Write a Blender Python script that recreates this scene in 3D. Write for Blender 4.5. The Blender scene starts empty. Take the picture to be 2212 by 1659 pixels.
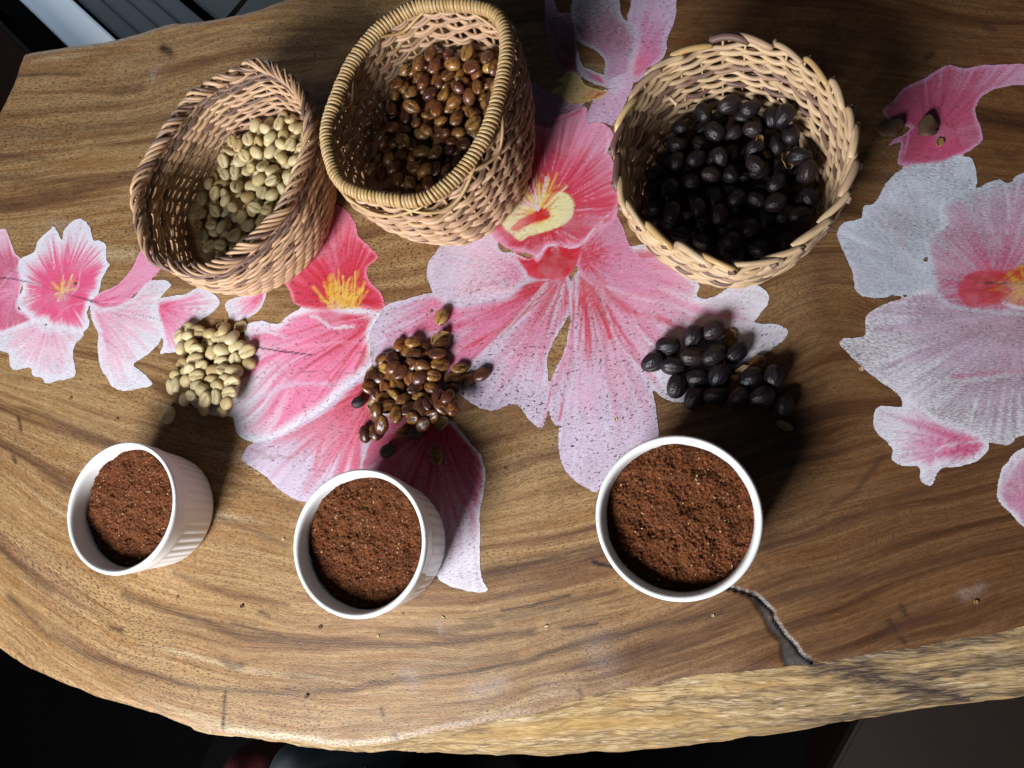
import bpy, math, random
import numpy as np
from mathutils import Matrix, Vector

random.seed(7)
rng = np.random.default_rng(7)
scene = bpy.context.scene
COL = scene.collection

# ------------------------------------------------------------------ camera
# pixel coordinates below are on a 2212 x 1659 view of the photograph
W, Hh, F = 2212.0, 1659.0, 1661.0
CAM_H = 0.454                         # lens above the table top (table top is z = 0)
NAD = np.array([1600.0 - W / 2, -(1180.0 - Hh / 2), -F])
dn = NAD / np.linalg.norm(NAD)        # straight down, seen from the camera
up_c = -dn
ex = np.array([1.0, 0, 0])
xw = ex - ex.dot(up_c) * up_c
xw /= np.linalg.norm(xw)
yw = np.cross(up_c, xw)
ROT = np.stack([xw, yw, up_c])        # camera space -> world
CAM = np.array([0, 0, CAM_H])


def P(px, py, z=0.0):
    """pixel -> point on the horizontal plane at height z"""
    d = ROT @ np.array([px - W / 2, -(py - Hh / 2), -F])
    return CAM + d * ((z - CAM_H) / d[2])


def unproject(x, y, z=0.0):
    v = np.stack([x, y, np.full_like(x, z - CAM_H)])
    c = ROT.T @ v
    return W / 2 + F * c[0] / -c[2], Hh / 2 - F * c[1] / -c[2]


cam_data = bpy.data.cameras.new('camera')
cam = bpy.data.objects.new('camera', cam_data)
COL.objects.link(cam)
cam_data.sensor_width = 36
cam_data.lens = 36 * F / W
cam_data.clip_start = 0.01
cam_data.clip_end = 50
m4 = Matrix([list(r) for r in ROT]).to_4x4()
m4.translation = Vector(CAM)
cam.matrix_world = m4
scene.camera = cam
scene.render.resolution_x, scene.render.resolution_y = 1024, 768

# ------------------------------------------------------------------ light
world = bpy.data.worlds.new('World')
scene.world = world
world.use_nodes = True
bg = world.node_tree.nodes['Background']
bg.inputs[0].default_value = (0.62, 0.78, 1.0, 1)
bg.inputs[1].default_value = 0.024


def area(name, loc, target, size, power, color, size_y=None):
    l = bpy.data.lights.new(name, 'AREA')
    l.energy, l.color, l.size = power, color, size
    if size_y:
        l.shape, l.size_y = 'RECTANGLE', size_y
    o = bpy.data.objects.new(name, l)
    COL.objects.link(o)
    o.location = loc
    o.rotation_euler = (Vector(target) - Vector(loc)).to_track_quat('-Z', 'Y').to_euler()
    return o


area('window_light', (-0.64, -0.76, 0.70), (-0.14, 0.04, 0), 0.46, 25.5, (0.97, 0.985, 1.0), 0.42)
area('floor_fill_light', (-1.5, 1.75, -0.12), (-0.8, 0.8, -0.7), 0.8, 6.0, (0.66, 0.82, 1.0))  # added cool fill, set low to brighten only the floor things beyond the table
scene.view_settings.view_transform = 'Standard'
scene.view_settings.look = 'None'
scene.view_settings.exposure = 0.28
scene.view_settings.gamma = 1.0


# ------------------------------------------------------------------ helpers
def tag(o, label=None, cat=None, group=None, kind=None):
    if label: o['label'] = label
    if cat: o['category'] = cat
    if group: o['group'] = group
    if kind: o['kind'] = kind
    return o


def link(o, parent=None):
    COL.objects.link(o)
    if parent is not None:
        o.parent = parent
    return o


def empty(name, loc=(0, 0, 0)):
    o = bpy.data.objects.new(name, None)
    o.location = loc
    o.empty_display_size = 0.02
    return link(o)


def mesh_np(name, verts, faces, mat=None, smooth=True):
    """faces: (n,3) or (n,4) integer array, or list of lists"""
    me = bpy.data.meshes.new(name)
    verts = np.asarray(verts, dtype=np.float32)
    if isinstance(faces, np.ndarray):
        n, k = faces.shape
        me.vertices.add(len(verts))
        me.vertices.foreach_set('co', verts.ravel())
        me.loops.add(n * k)
        me.loops.foreach_set('vertex_index', faces.astype(np.int32).ravel())
        me.polygons.add(n)
        me.polygons.foreach_set('loop_start', np.arange(0, n * k, k, dtype=np.int32))
        me.update(calc_edges=True)
        me.validate()
    else:
        me.from_pydata(verts.tolist(), [], faces)
        me.update()
    if smooth:
        me.polygons.foreach_set('use_smooth', np.ones(len(me.polygons), dtype=bool))
    if mat:
        me.materials.append(mat)
    return me


def attr(me, name, typ, data):
    a = me.attributes.new(name, typ, 'POINT')
    key = {'FLOAT_VECTOR': 'vector', 'FLOAT_COLOR': 'color', 'FLOAT': 'value'}[typ]
    a.data.foreach_set(key, np.asarray(data, dtype=np.float32).ravel())


def obj(name, me, parent=None, loc=None):
    o = bpy.data.objects.new(name, me)
    if loc is not None:
        o.location = loc
    return link(o, parent)


def smoothstep(a, b, x):
    t = np.clip((x - a) / (b - a), 0, 1)
    return t * t * (3 - 2 * t)


def hash2(ix, iy, seed=0):
    h = np.sin(ix * 127.1 + iy * 311.7 + seed * 74.7) * 43758.5453
    return h - np.floor(h)


def vnoise(x, y, seed=0):
    ix, iy = np.floor(x), np.floor(y)
    fx, fy = x - ix, y - iy
    fx, fy = fx * fx * (3 - 2 * fx), fy * fy * (3 - 2 * fy)
    a, b = hash2(ix, iy, seed), hash2(ix + 1, iy, seed)
    c, d = hash2(ix, iy + 1, seed), hash2(ix + 1, iy + 1, seed)
    return (a * (1 - fx) + b * fx) * (1 - fy) + (c * (1 - fx) + d * fx) * fy


def fbm(x, y, seed=0, o=3):
    s, amp, tot = 0, 1, 0
    for i in range(o):
        s = s + vnoise(x * 2 ** i, y * 2 ** i, seed + i) * amp
        tot += amp
        amp *= 0.5
    return s / tot


def catmull(pts, sub=6, closed=True):
    p = np.asarray(pts, dtype=float)
    n = len(p)
    out = []
    rngi = range(n) if closed else range(n - 1)
    for i in rngi:
        if closed:
            a, b, c, d = p[(i - 1) % n], p[i], p[(i + 1) % n], p[(i + 2) % n]
        else:
            a, b, c, d = p[max(i - 1, 0)], p[i], p[i + 1], p[min(i + 2, n - 1)]
        for k in range(sub):
            t = k / sub
            out.append(0.5 * (2 * b + (c - a) * t + (2 * a - 5 * b + 4 * c - d) * t * t
                              + (3 * b - a - 3 * c + d) * t ** 3))
    if not closed:
        out.append(p[-1])
    return np.array(out)


def poly_sdf(x, y, poly, nearest=False):
    """signed distance, positive inside"""
    best = np.full(x.shape, 1e9)
    inside = np.zeros(x.shape, bool)
    nx, ny = np.zeros_like(x), np.zeros_like(x)
    n = len(poly)
    for i in range(n):
        x0, y0 = poly[i]
        x1, y1 = poly[(i + 1) % n]
        dx, dy = x1 - x0, y1 - y0
        l2 = dx * dx + dy * dy
        if l2 < 1e-16:
            continue
        t = np.clip(((x - x0) * dx + (y - y0) * dy) / l2, 0, 1)
        qx, qy = x0 + t * dx, y0 + t * dy
        d = (x - qx) ** 2 + (y - qy) ** 2
        if nearest:
            m = d < best
            nx[m], ny[m] = qx[m], qy[m]
        best = np.minimum(best, d)
        if abs(dy) > 1e-12:
            cr = ((y0 > y) != (y1 > y)) & (x < (x1 - x0) * (y - y0) / dy + x0)
            inside ^= cr
    d = np.sqrt(best)
    s = np.where(inside, d, -d)
    return (s, nx, ny) if nearest else s


def line_dist(x, y, pts):
    best = np.full(x.shape, 1e9)
    for (x0, y0), (x1, y1) in zip(pts[:-1], pts[1:]):
        dx, dy = x1 - x0, y1 - y0
        t = np.clip(((x - x0) * dx + (y - y0) * dy) / (dx * dx + dy * dy + 1e-9), 0, 1)
        best = np.minimum(best, (x - x0 - t * dx) ** 2 + (y - y0 - t * dy) ** 2)
    return np.sqrt(best)


# node helpers ---------------------------------------------------------
class NT:
    def __init__(self, name):
        self.mat = bpy.data.materials.new(name)
        self.mat.use_nodes = True
        self.t = self.mat.node_tree
        self.t.nodes.clear()
        self.out = self.t.nodes.new('ShaderNodeOutputMaterial')
        self.b = self.t.nodes.new('ShaderNodeBsdfPrincipled')
        self.l(self.b.outputs[0], self.out.inputs[0])

    def l(self, a, b):
        self.t.links.new(a, b)

    def n(self, typ, **kw):
        nd = self.t.nodes.new(typ)
        for k, v in kw.items():
            setattr(nd, k, v)
        return nd

    def put(self, sock, v):
        if hasattr(v, 'links'):
            self.l(v, sock)
        elif v is not None:
            sock.default_value = v

    def attr(self, name):
        return self.n('ShaderNodeAttribute', attribute_name=name)

    def coord(self, which='Object'):
        return self.n('ShaderNodeTexCoord').outputs[which]

    def mapping(self, v, scale=(1, 1, 1), loc=(0, 0, 0)):
        m = self.n('ShaderNodeMapping')
        self.l(v, m.inputs['Vector'])
        m.inputs['Scale'].default_value = scale
        m.inputs['Location'].default_value = loc
        return m.outputs[0]

    def noise(self, v, scale=1.0, detail=2, rough=0.5, dist=0.0):
        t = self.n('ShaderNodeTexNoise')
        self.put(t.inputs['Vector'], v)
        t.inputs['Scale'].default_value = scale
        t.inputs['Detail'].default_value = detail
        t.inputs['Roughness'].default_value = rough
        t.inputs['Distortion'].default_value = dist
        return t.outputs[0]

    def ramp(self, f, stops, interp='LINEAR'):
        r = self.n('ShaderNodeValToRGB')
        r.color_ramp.interpolation = interp
        e = r.color_ramp.elements
        while len(e) < len(stops):
            e.new(0.5)
        for el, (p, c) in zip(e, stops):
            el.position = p
            el.color = (c, c, c, 1) if isinstance(c, (int, float)) else (*c, 1)
        self.l(f, r.inputs[0])
        return r.outputs[0]

    def mix(self, f, a, b, blend='MIX'):
        m = self.n('ShaderNodeMix', data_type='RGBA', blend_type=blend)
        self.put(m.inputs[0], f)
        for s, v in ((m.inputs[6], a), (m.inputs[7], b)):
            if isinstance(v, tuple) and len(v) == 3:
                v = (*v, 1)
            self.put(s, v)
        return m.outputs[2]

    def math(self, op, a, b=None, clamp=False):
        m = self.n('ShaderNodeMath', operation=op, use_clamp=clamp)
        self.put(m.inputs[0], a)
        if b is not None:
            self.put(m.inputs[1], b)
        return m.outputs[0]

    def bump(self, h, strength=0.3, dist=0.001):
        b = self.n('ShaderNodeBump')
        b.inputs['Strength'].default_value = strength
        b.inputs['Distance'].default_value = dist
        self.l(h, b.inputs['Height'])
        self.l(b.outputs[0], self.b.inputs['Normal'])

    def set(self, **kw):
        names = dict(color='Base Color', rough='Roughness', spec='Specular IOR Level', coat='Coat Weight',
                     sss='Subsurface Weight', coat_rough='Coat Roughness', sheen='Sheen Weight')
        for k, v in kw.items():
            if isinstance(v, tuple) and len(v) == 3:
                v = (*v, 1)
            self.put(self.b.inputs[names[k]], v)
        return self.mat


# ------------------------------------------------------------------ materials
def pores(n, g, th=0.62, soft=0.05, su=0.32, sv=1.5):
    """short dark dashes along the grain; g holds millimetres along / across"""
    p = n.noise(n.mapping(g, (su, sv, 1)), 1.0, 2, 0.6)
    return n.ramp(p, [(th - soft, 0.0), (th + soft, 1.0)])


def mat_wood():
    n = NT('wood_slab')
    g = n.attr('grain').outputs['Vector']
    tint = n.attr('tint')
    sep = n.n('ShaderNodeSeparateColor')
    n.l(tint.outputs['Color'], sep.inputs[0])
    dark, heart_shade, pale = sep.outputs[0], sep.outputs[1], sep.outputs[2]
    band = n.noise(n.mapping(g, (0.0035, 0.05, 1)), 1.0, 4, 0.62, 0.25)
    col = n.ramp(band, [(0.33, (0.13, 0.060, 0.032)), (0.42, (0.28, 0.142, 0.058)), (0.50, (0.46, 0.285, 0.130)),
                        (0.57, (0.34, 0.175, 0.065)), (0.66, (0.53, 0.37, 0.205))])
    fine = n.noise(n.mapping(g, (0.02, 0.55, 1)), 1.0, 4, 0.7, 0.1)
    col = n.mix(0.75, col, n.ramp(fine, [(0.28, 0.5), (0.5, 0.82), (0.68, 1.0)]), 'MULTIPLY')
    blot = n.noise(n.mapping(g, (0.012, 0.02, 1)), 1.0, 3, 0.6)
    col = n.mix(n.ramp(blot, [(0.5, 0.0), (0.78, 0.4)]), col, (0.34, 0.23, 0.15))
    mot = n.noise(n.mapping(g, (0.16, 0.42, 1)), 1.0, 4, 0.7, 0.3)
    col = n.mix(0.8, col, n.ramp(mot, [(0.3, 0.62), (0.5, 0.9), (0.66, 1.12)]), 'MULTIPLY')
    # darker heartwood, with the painted shade between the baskets
    hcol = n.mix(1.0, col, (0.40, 0.285, 0.225), 'MULTIPLY')
    col = n.mix(heart_shade, col, hcol)
    # dark growth streaks
    brk = n.noise(n.mapping(g, (0.035, 1.0, 1)), 1.0, 3, 0.7)
    dk = n.math('MULTIPLY', dark, n.ramp(brk, [(0.34, 0.35), (0.55, 1.25)]))
    col = n.mix(dk, col, (0.048, 0.021, 0.012))
    col = n.mix(n.math('MULTIPLY', pale, n.ramp(blot, [(0.3, 0.3), (0.6, 1.0)])), col, (0.42, 0.34, 0.31))
    # pores
    pr = pores(n, g, 0.565, 0.05, 0.48, 1.25)
    patch = n.ramp(n.noise(n.mapping(g, (0.006, 0.02, 1)), 1.0, 2), [(0.35, 0.35), (0.65, 0.9)])
    col = n.mix(n.math('MULTIPLY', pr, patch), col, (0.065, 0.034, 0.018))
    pr2 = pores(n, g, 0.70, 0.03, 0.12, 0.8)
    col = n.mix(n.math('MULTIPLY', pr2, 0.6), col, (0.02, 0.012, 0.008))
    # crack filler
    fil = n.mix(n.noise(g, 0.6, 3), (0.018, 0.016, 0.017), (0.085, 0.075, 0.078))
    fil = n.mix(n.ramp(dark, [(0.10, 0.0), (0.55, 1.0)]), fil, (0.006, 0.004, 0.004))
    col = n.mix(tint.outputs['Alpha'], col, fil)
    rr = n.ramp(fine, [(0.3, 0.34), (0.7, 0.50)])
    n.bump(n.math('SUBTRACT', fine, n.math('MULTIPLY', pr, 0.7)), 0.22, 0.0006)
    return n.set(color=col, rough=rr, spec=0.42)


def mat_edge():
    n = NT('live_edge_wood')
    g = n.attr('grain').outputs['Vector']
    a = n.noise(n.mapping(g, (0.035, 0.24, 1)), 1.0, 6, 0.72, 0.5)
    col = n.ramp(a, [(0.28, (0.10, 0.07, 0.04)), (0.40, (0.22, 0.14, 0.07)), (0.52, (0.42, 0.285, 0.135)), (0.66, (0.56, 0.44, 0.28))])
    b = n.noise(n.mapping(g, (0.11, 1.1, 1)), 1.0, 4, 0.7, 0.3)
    col = n.mix(n.ramp(b, [(0.50, 0.0), (0.63, 0.9)]), col, (0.085, 0.052, 0.038))
    col = n.mix(n.ramp(n.noise(n.mapping(g, (0.1, 1.1, 1)), 1.0, 2), [(0.62, 0.0), (0.72, 0.7)]), col, (0.72, 0.66, 0.56))
    col = n.mix(n.ramp(n.noise(n.mapping(g, (0.008, 0.05, 1)), 1.0, 2), [(0.5, 0.0), (0.7, 0.5)]), col, (0.46, 0.27, 0.08))
    tf = n.math('MULTIPLY', n.attr('tint').outputs['Fac'], n.ramp(b, [(0.36, 0.45), (0.55, 1.15)]))
    col = n.mix(tf, col, (0.042, 0.027, 0.026))
    n.bump(n.math('ADD', a, b), 0.6, 0.0012)
    return n.set(color=col, rough=0.75, spec=0.2)


def mat_paint():
    n = NT('petal_paint')
    g = n.attr('grain').outputs['Vector']
    c = n.attr('Col')
    obj_c = n.coord()
    st = n.noise(obj_c, 900, 3, 0.7)
    col = n.mix(0.45, c.outputs['Color'], n.ramp(st, [(0.3, 0.72), (0.7, 1.0)]), 'MULTIPLY')
    cloud = n.noise(obj_c, 38, 3, 0.6)
    col = n.mix(n.ramp(cloud, [(0.5, 0.0), (0.72, 0.35)]), col, (0.56, 0.42, 0.52))
    wear = c.outputs['Alpha']
    # wood showing through worn paint
    wn = n.noise(n.mapping(g, (0.35, 1.3, 1)), 1.0, 3, 0.7)
    big = n.noise(n.mapping(g, (0.03, 0.04, 1)), 1.0, 3, 0.6)
    wv = n.math('MULTIPLY', n.math('MULTIPLY', n.math('MULTIPLY', wear, 1.4), n.ramp(big, [(0.30, 0.4), (0.65, 1.0)])), n.ramp(wn, [(0.38, 0.15), (0.62, 1.0)]))
    col = n.mix(wv, col, (0.11, 0.075, 0.06))
    # pores break through the paint as dark ticks
    pr = pores(n, g, 0.625, 0.02, 0.42, 0.68)
    pr = n.math('MULTIPLY', pr, n.ramp(big, [(0.36, 0.25), (0.52, 1.0)]))
    pr = n.math('MULTIPLY', pr, n.attr('tick').outputs['Fac'])
    fp = n.math('MULTIPLY', pores(n, g, 0.60, 0.05, 0.6, 2.0), n.math('MULTIPLY', wear, 0.5))
    col = n.mix(fp, col, (0.16, 0.10, 0.10))
    col = n.mix(pr, col, (0.045, 0.028, 0.032))
    n.bump(n.math('SUBTRACT', n.noise(n.mapping(g, (0.1, 1.0, 1)), 1.0, 3, 0.6), n.math('MULTIPLY', pr, 0.8)), 0.25, 0.0005)
    return n.set(color=col, rough=0.5, spec=0.35)


def mat_cane(name, cols, rough=0.5, stain=0.5, stain_col=(0.14, 0.07, 0.06)):
    n = NT(name)
    rnd = n.n('ShaderNodeObjectInfo').outputs['Random']
    st = n.attr('st').outputs['Vector']
    col = n.ramp(rnd, cols)
    off = n.n('ShaderNodeVectorMath', operation='ADD')
    comb = n.n('ShaderNodeCombineXYZ')
    n.l(n.math('MULTIPLY', rnd, 321.0), comb.inputs[0])
    n.l(st, off.inputs[0])
    n.l(comb.outputs[0], off.inputs[1])
    v = off.outputs[0]
    a = n.noise(n.mapping(v, (0.05, 0.5, 1)), 1.0, 2, 0.5)
    col = n.mix(n.ramp(a, [(0.52, 0.0), (0.66, stain)]), col, stain_col)
    f = n.noise(n.mapping(v, (0.15, 6.0, 1)), 1.0, 2, 0.6)
    col = n.mix(0.7, col, n.ramp(f, [(0.3, 0.55), (0.6, 1.0)]), 'MULTIPLY')
    n.bump(f, 0.3, 0.0003)
    return n.set(color=col, rough=rough, spec=0.4)


def mat_bean(name, cols, blot=None, rough=0.45, bump=0.2, coat=0.0, bscale=150, crease=(0.2, 0.14, 0.07)):
    n = NT(name)
    rnd = n.n('ShaderNodeObjectInfo').outputs['Random']
    oc = n.coord()
    col = n.ramp(rnd, cols)
    off = n.n('ShaderNodeVectorMath', operation='ADD')
    comb = n.n('ShaderNodeCombineXYZ')
    n.l(n.math('MULTIPLY', rnd, 57.0), comb.inputs[0])
    n.l(oc, off.inputs[0])
    n.l(comb.outputs[0], off.inputs[1])
    v = off.outputs[0]
    a = n.noise(v, bscale, 3, 0.6)
    if blot:
        for lo, hi, c in blot:
            col = n.mix(n.ramp(n.noise(v, bscale * (0.8 + lo), 3, 0.6), [(lo, 0.0), (hi, 0.9)]), col, c)
    cr = n.attr('crease').outputs['Fac']
    col = n.mix(n.math('MULTIPLY', cr, 0.85), col, crease)
    f = n.noise(v, 900, 3, 0.6)
    col = n.mix(0.5, col, n.ramp(f, [(0.3, 0.65), (0.65, 1.0)]), 'MULTIPLY')
    n.bump(n.math('ADD', a, n.math('MULTIPLY', f, 0.35)), bump, 0.0012)
    return n.set(color=col, rough=rough, spec=0.45, coat=coat, coat_rough=0.25)


def mat_plain(name, c1, c2, scale=60, rough=0.6, bump=0.2, spec=0.3, stretch=(1, 1, 1)):
    n = NT(name)
    v = n.mapping(n.coord(), stretch)
    a = n.noise(v, scale, 4, 0.6)
    n.bump(a, bump, 0.001)
    return n.set(color=n.mix(a, c1, c2), rough=rough, spec=spec)


def mat_porcelain():
    n = NT('white_porcelain')
    v = n.coord()
    sm = n.noise(v, 45, 3, 0.6)
    col = n.mix(n.ramp(sm, [(0.45, 0.0), (0.75, 0.12)]), (0.86, 0.86, 0.86), (0.64, 0.62, 0.60))
    sp = n.noise(v, 420, 2, 0.5)
    col = n.mix(n.ramp(sp, [(0.735, 0.0), (0.76, 0.7)]), col, (0.16, 0.10, 0.07))
    n.bump(n.noise(v, 120, 2), 0.03, 0.0005)
    return n.set(color=col, rough=0.14, spec=0.5)


def mat_coffee():
    n = NT('ground_coffee')
    c = n.attr('Col').outputs['Color']
    f = n.noise(n.coord(), 1500, 2, 0.6)
    col = n.mix(0.7, c, n.ramp(f, [(0.3, 0.45), (0.65, 1.0)]), 'MULTIPLY')
    n.bump(f, 0.6, 0.0005)
    return n.set(color=col, rough=0.85, spec=0.2)


M = dict(
    wood=mat_wood(), edge=mat_edge(), paint=mat_paint(), porcelain=mat_porcelain(), coffee=mat_coffee(),
    cane=mat_cane('pale_cane', [(0.0, (0.48, 0.29, 0.16)), (0.35, (0.61, 0.39, 0.22)), (0.7, (0.66, 0.43, 0.265)), (1.0, (0.48, 0.29, 0.19))]),
    cane_gold=mat_cane('golden_cane', [(0.0, (0.50, 0.31, 0.12)), (0.5, (0.62, 0.42, 0.20)), (1.0, (0.55, 0.38, 0.19))], 0.38, 0.35, (0.22, 0.11, 0.05)),
    cane_pale=mat_cane('bleached_cane', [(0.0, (0.40, 0.24, 0.155)), (0.25, (0.60, 0.41, 0.235)), (0.6, (0.64, 0.46, 0.275)), (0.85, (0.55, 0.375, 0.22)), (1.0, (0.36, 0.215, 0.15))], 0.5, 0.6, (0.26, 0.14, 0.10)),
    cane_dark=mat_cane('purple_brown_cane', [(0.0, (0.15, 0.08, 0.062)), (0.5, (0.23, 0.135, 0.10)), (1.0, (0.33, 0.205, 0.15))], 0.5, 0.6, (0.07, 0.038, 0.034)),
    pale=mat_bean('parchment_bean', [(0.0, (0.56, 0.42, 0.19)), (0.3, (0.64, 0.52, 0.28)), (0.6, (0.60, 0.50, 0.28)), (0.8, (0.66, 0.54, 0.32)), (1.0, (0.54, 0.37, 0.15))],
                  [(0.60, 0.78, (0.50, 0.30, 0.10))], 0.5, 0.15, crease=(0.30, 0.20, 0.08)),
    brown=mat_bean('sticky_brown_bean', [(0.0, (0.055, 0.018, 0.013)), (0.22, (0.14, 0.048, 0.015)), (0.40, (0.36, 0.165, 0.032)), (0.55, (0.065, 0.018, 0.016)), (0.75, (0.24, 0.080, 0.016)), (0.88, (0.44, 0.25, 0.06)), (1.0, (0.11, 0.04, 0.02))],
                   [(0.48, 0.62, (0.075, 0.022, 0.018)), (0.60, 0.70, (0.46, 0.22, 0.05))], 0.30, 0.45, 0.4, 190, (0.05, 0.018, 0.01)),
    cherry=mat_bean('dried_black_cherry', [(0.0, (0.010, 0.007, 0.010)), (0.5, (0.015, 0.010, 0.013)), (0.8, (0.028, 0.012, 0.012)), (1.0, (0.013, 0.011, 0.016))],
                    [(0.62, 0.75, (0.034, 0.018, 0.016))], 0.40, 0.8, 0.0, 150, (0.008, 0.006, 0.007)),
    grey_bean=mat_bean('grey_green_bean', [(0.0, (0.07, 0.075, 0.06)), (1.0, (0.10, 0.10, 0.08))], None, 0.45, 0.3),
    husk=mat_plain('dry_husk', (0.34, 0.20, 0.07), (0.14, 0.07, 0.025), 260, 0.5, 0.4),
    husk_pale=mat_plain('pale_husk', (0.56, 0.44, 0.24), (0.36, 0.25, 0.11), 260, 0.5, 0.3),
    husk_dark=mat_plain('dark_husk', (0.16, 0.09, 0.05), (0.05, 0.028, 0.018), 260, 0.5, 0.4),
    fleck=mat_plain('chaff_fleck', (0.62, 0.44, 0.24), (0.36, 0.20, 0.09), 500, 0.6, 0.1),
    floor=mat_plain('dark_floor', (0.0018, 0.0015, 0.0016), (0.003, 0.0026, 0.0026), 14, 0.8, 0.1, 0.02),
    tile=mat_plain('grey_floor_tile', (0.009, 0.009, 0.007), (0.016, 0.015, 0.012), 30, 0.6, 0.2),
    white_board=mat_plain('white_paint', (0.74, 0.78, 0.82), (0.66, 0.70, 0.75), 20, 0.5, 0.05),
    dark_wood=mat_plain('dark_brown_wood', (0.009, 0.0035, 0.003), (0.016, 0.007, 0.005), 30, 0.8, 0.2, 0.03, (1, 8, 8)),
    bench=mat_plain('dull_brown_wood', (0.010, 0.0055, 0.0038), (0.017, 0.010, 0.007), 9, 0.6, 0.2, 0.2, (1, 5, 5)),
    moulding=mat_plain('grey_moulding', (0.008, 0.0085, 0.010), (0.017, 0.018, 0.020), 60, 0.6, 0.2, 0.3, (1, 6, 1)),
    denim=mat_plain('grey_fabric', (0.025, 0.03, 0.036), (0.05, 0.058, 0.066), 700, 0.9, 0.5, 0.1),
    zip=mat_plain('black_zip', (0.01, 0.01, 0.012), (0.03, 0.03, 0.035), 300, 0.5, 0.1),
    red_cloth=mat_plain('red_woven_cloth', (0.06, 0.006, 0.008), (0.006, 0.004, 0.005), 240, 0.9, 0.6, 0.1, (1, 3, 1)),
)

# ------------------------------------------------------------------ table
# outline of the top (pixel x, y) and, where its slanted side shows, the lower outline
OUT = [(57, 115), (105, 106), (175, 96), (240, 85), (300, 70), (362, 51), (400, 49), (475, 38), (553, 20), (615, -2), (720, -45),
       (900, -90), (1300, -120), (1800, -130), (2250, -120), (2400, -60), (2440, 300), (2430, 800), (2420, 1150, 2480, 1260), (2330, 1310, 2350, 1450),
       (2212, 1354, 2212, 1503), (2120, 1372, 2130, 1510), (2029, 1389, 2040, 1525), (1886, 1413, 1886, 1549), (1790, 1429, 1800, 1565), (1690, 1445, 1690, 1582),
       (1529, 1460, 1530, 1602), (1422, 1479, 1422, 1613), (1346, 1492, 1350, 1619), (1239, 1517, 1245, 1625), (1150, 1546, 1150, 1628), (1060, 1565, 1060, 1628),
       (953, 1583, 953, 1624), (846, 1601, 846, 1617), (757, 1610, 757, 1611),
       (632, 1601, 632, 1596), (500, 1587, 500, 1576), (428, 1575, 432, 1556), (339, 1544), (250, 1519), (161, 1489), (71, 1446), (0, 1400),
       (-80, 1310), (-150, 1140), (-190, 850), (-150, 600), (-60, 360), (0, 243), (25, 190), (46, 135)]
SLAB = 0.07
top_pts, low_pts = [], []
cen = P(1150, 700)[:2]
for q in OUT:
    a = P(q[0], q[1])[:2]
    top_pts.append(a)
    if len(q) == 4:
        low_pts.append(P(q[2], q[3], -SLAB)[:2])
    else:
        d = cen - a
        low_pts.append(a + d / np.linalg.norm(d) * 0.022)
both = catmull(np.hstack([np.array(top_pts), np.array(low_pts)]), 16)
# even resampling, ~3 mm
seg = np.linalg.norm(np.diff(np.vstack([both, both[:1]])[:, :2], axis=0), axis=1)
cum = np.concatenate([[0], np.cumsum(seg)])
NB = int(cum[-1] / 0.0018)
tt = np.linspace(0, cum[-1], NB, endpoint=False)
bb = np.vstack([both, both[:1]])
ring = np.stack([np.interp(tt, cum, bb[:, k]) for k in range(4)], axis=1)
jit = (fbm(tt * 60, tt * 0 + 3.0, 5) - 0.5) * 0.0022 + (fbm(tt * 12, tt * 0 + 9.0, 6) - 0.5) * 0.004
cvec = ring[:, :2] - cen
cvec /= np.linalg.norm(cvec, axis=1)[:, None]
ring[:, :2] += cvec * jit[:, None]
OUTLINE = ring[:, :2]


# grain: mm along (s) and across (v) the growth lines, bent like the photographed slab
BX = np.array([-300, 0, 150, 400, 700, 1000, 1400, 1800, 2212, 2700])
BY = np.array([900, 1170, 1290, 1400, 1450, 1430, 1335, 1205, 1070, 920])
TX = np.array([-300, 0, 300, 700, 1200, 1700, 2212, 2700])
TY = np.array([345, 335, 305, 250, 225, 240, 300, 380])


def smooth_interp(x, X, Y):
    xx = np.linspace(X[0], X[-1], 600)
    yy = np.interp(xx, X, Y)
    k = np.exp(-np.linspace(-2, 2, 81) ** 2)
    k /= k.sum()
    yy = np.convolve(np.pad(yy, 40, 'edge'), k, 'valid')
    return np.interp(x, xx, yy)


def grain_of(px, py):
    cb = smooth_interp(px, BX, BY) - 1400
    ct = smooth_interp(px, TX, TY) - 300
    w = smoothstep(350, 1150, py)
    v = py - (cb * w + ct * (1 - w))
    # an eye in the heartwood by the round basket
    e = np.exp(-(((px - 1800) / 190) ** 2 + ((py - 640) / 150) ** 2))
    v = v + e * 120 + (fbm(px / 260, py / 200, 3, 2) - 0.5) * 60 + (fbm(px / 90, py / 60, 8, 2) - 0.5) * 5
    return np.stack([px * 0.28, v * 0.28, np.zeros_like(px)], axis=1)


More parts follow.
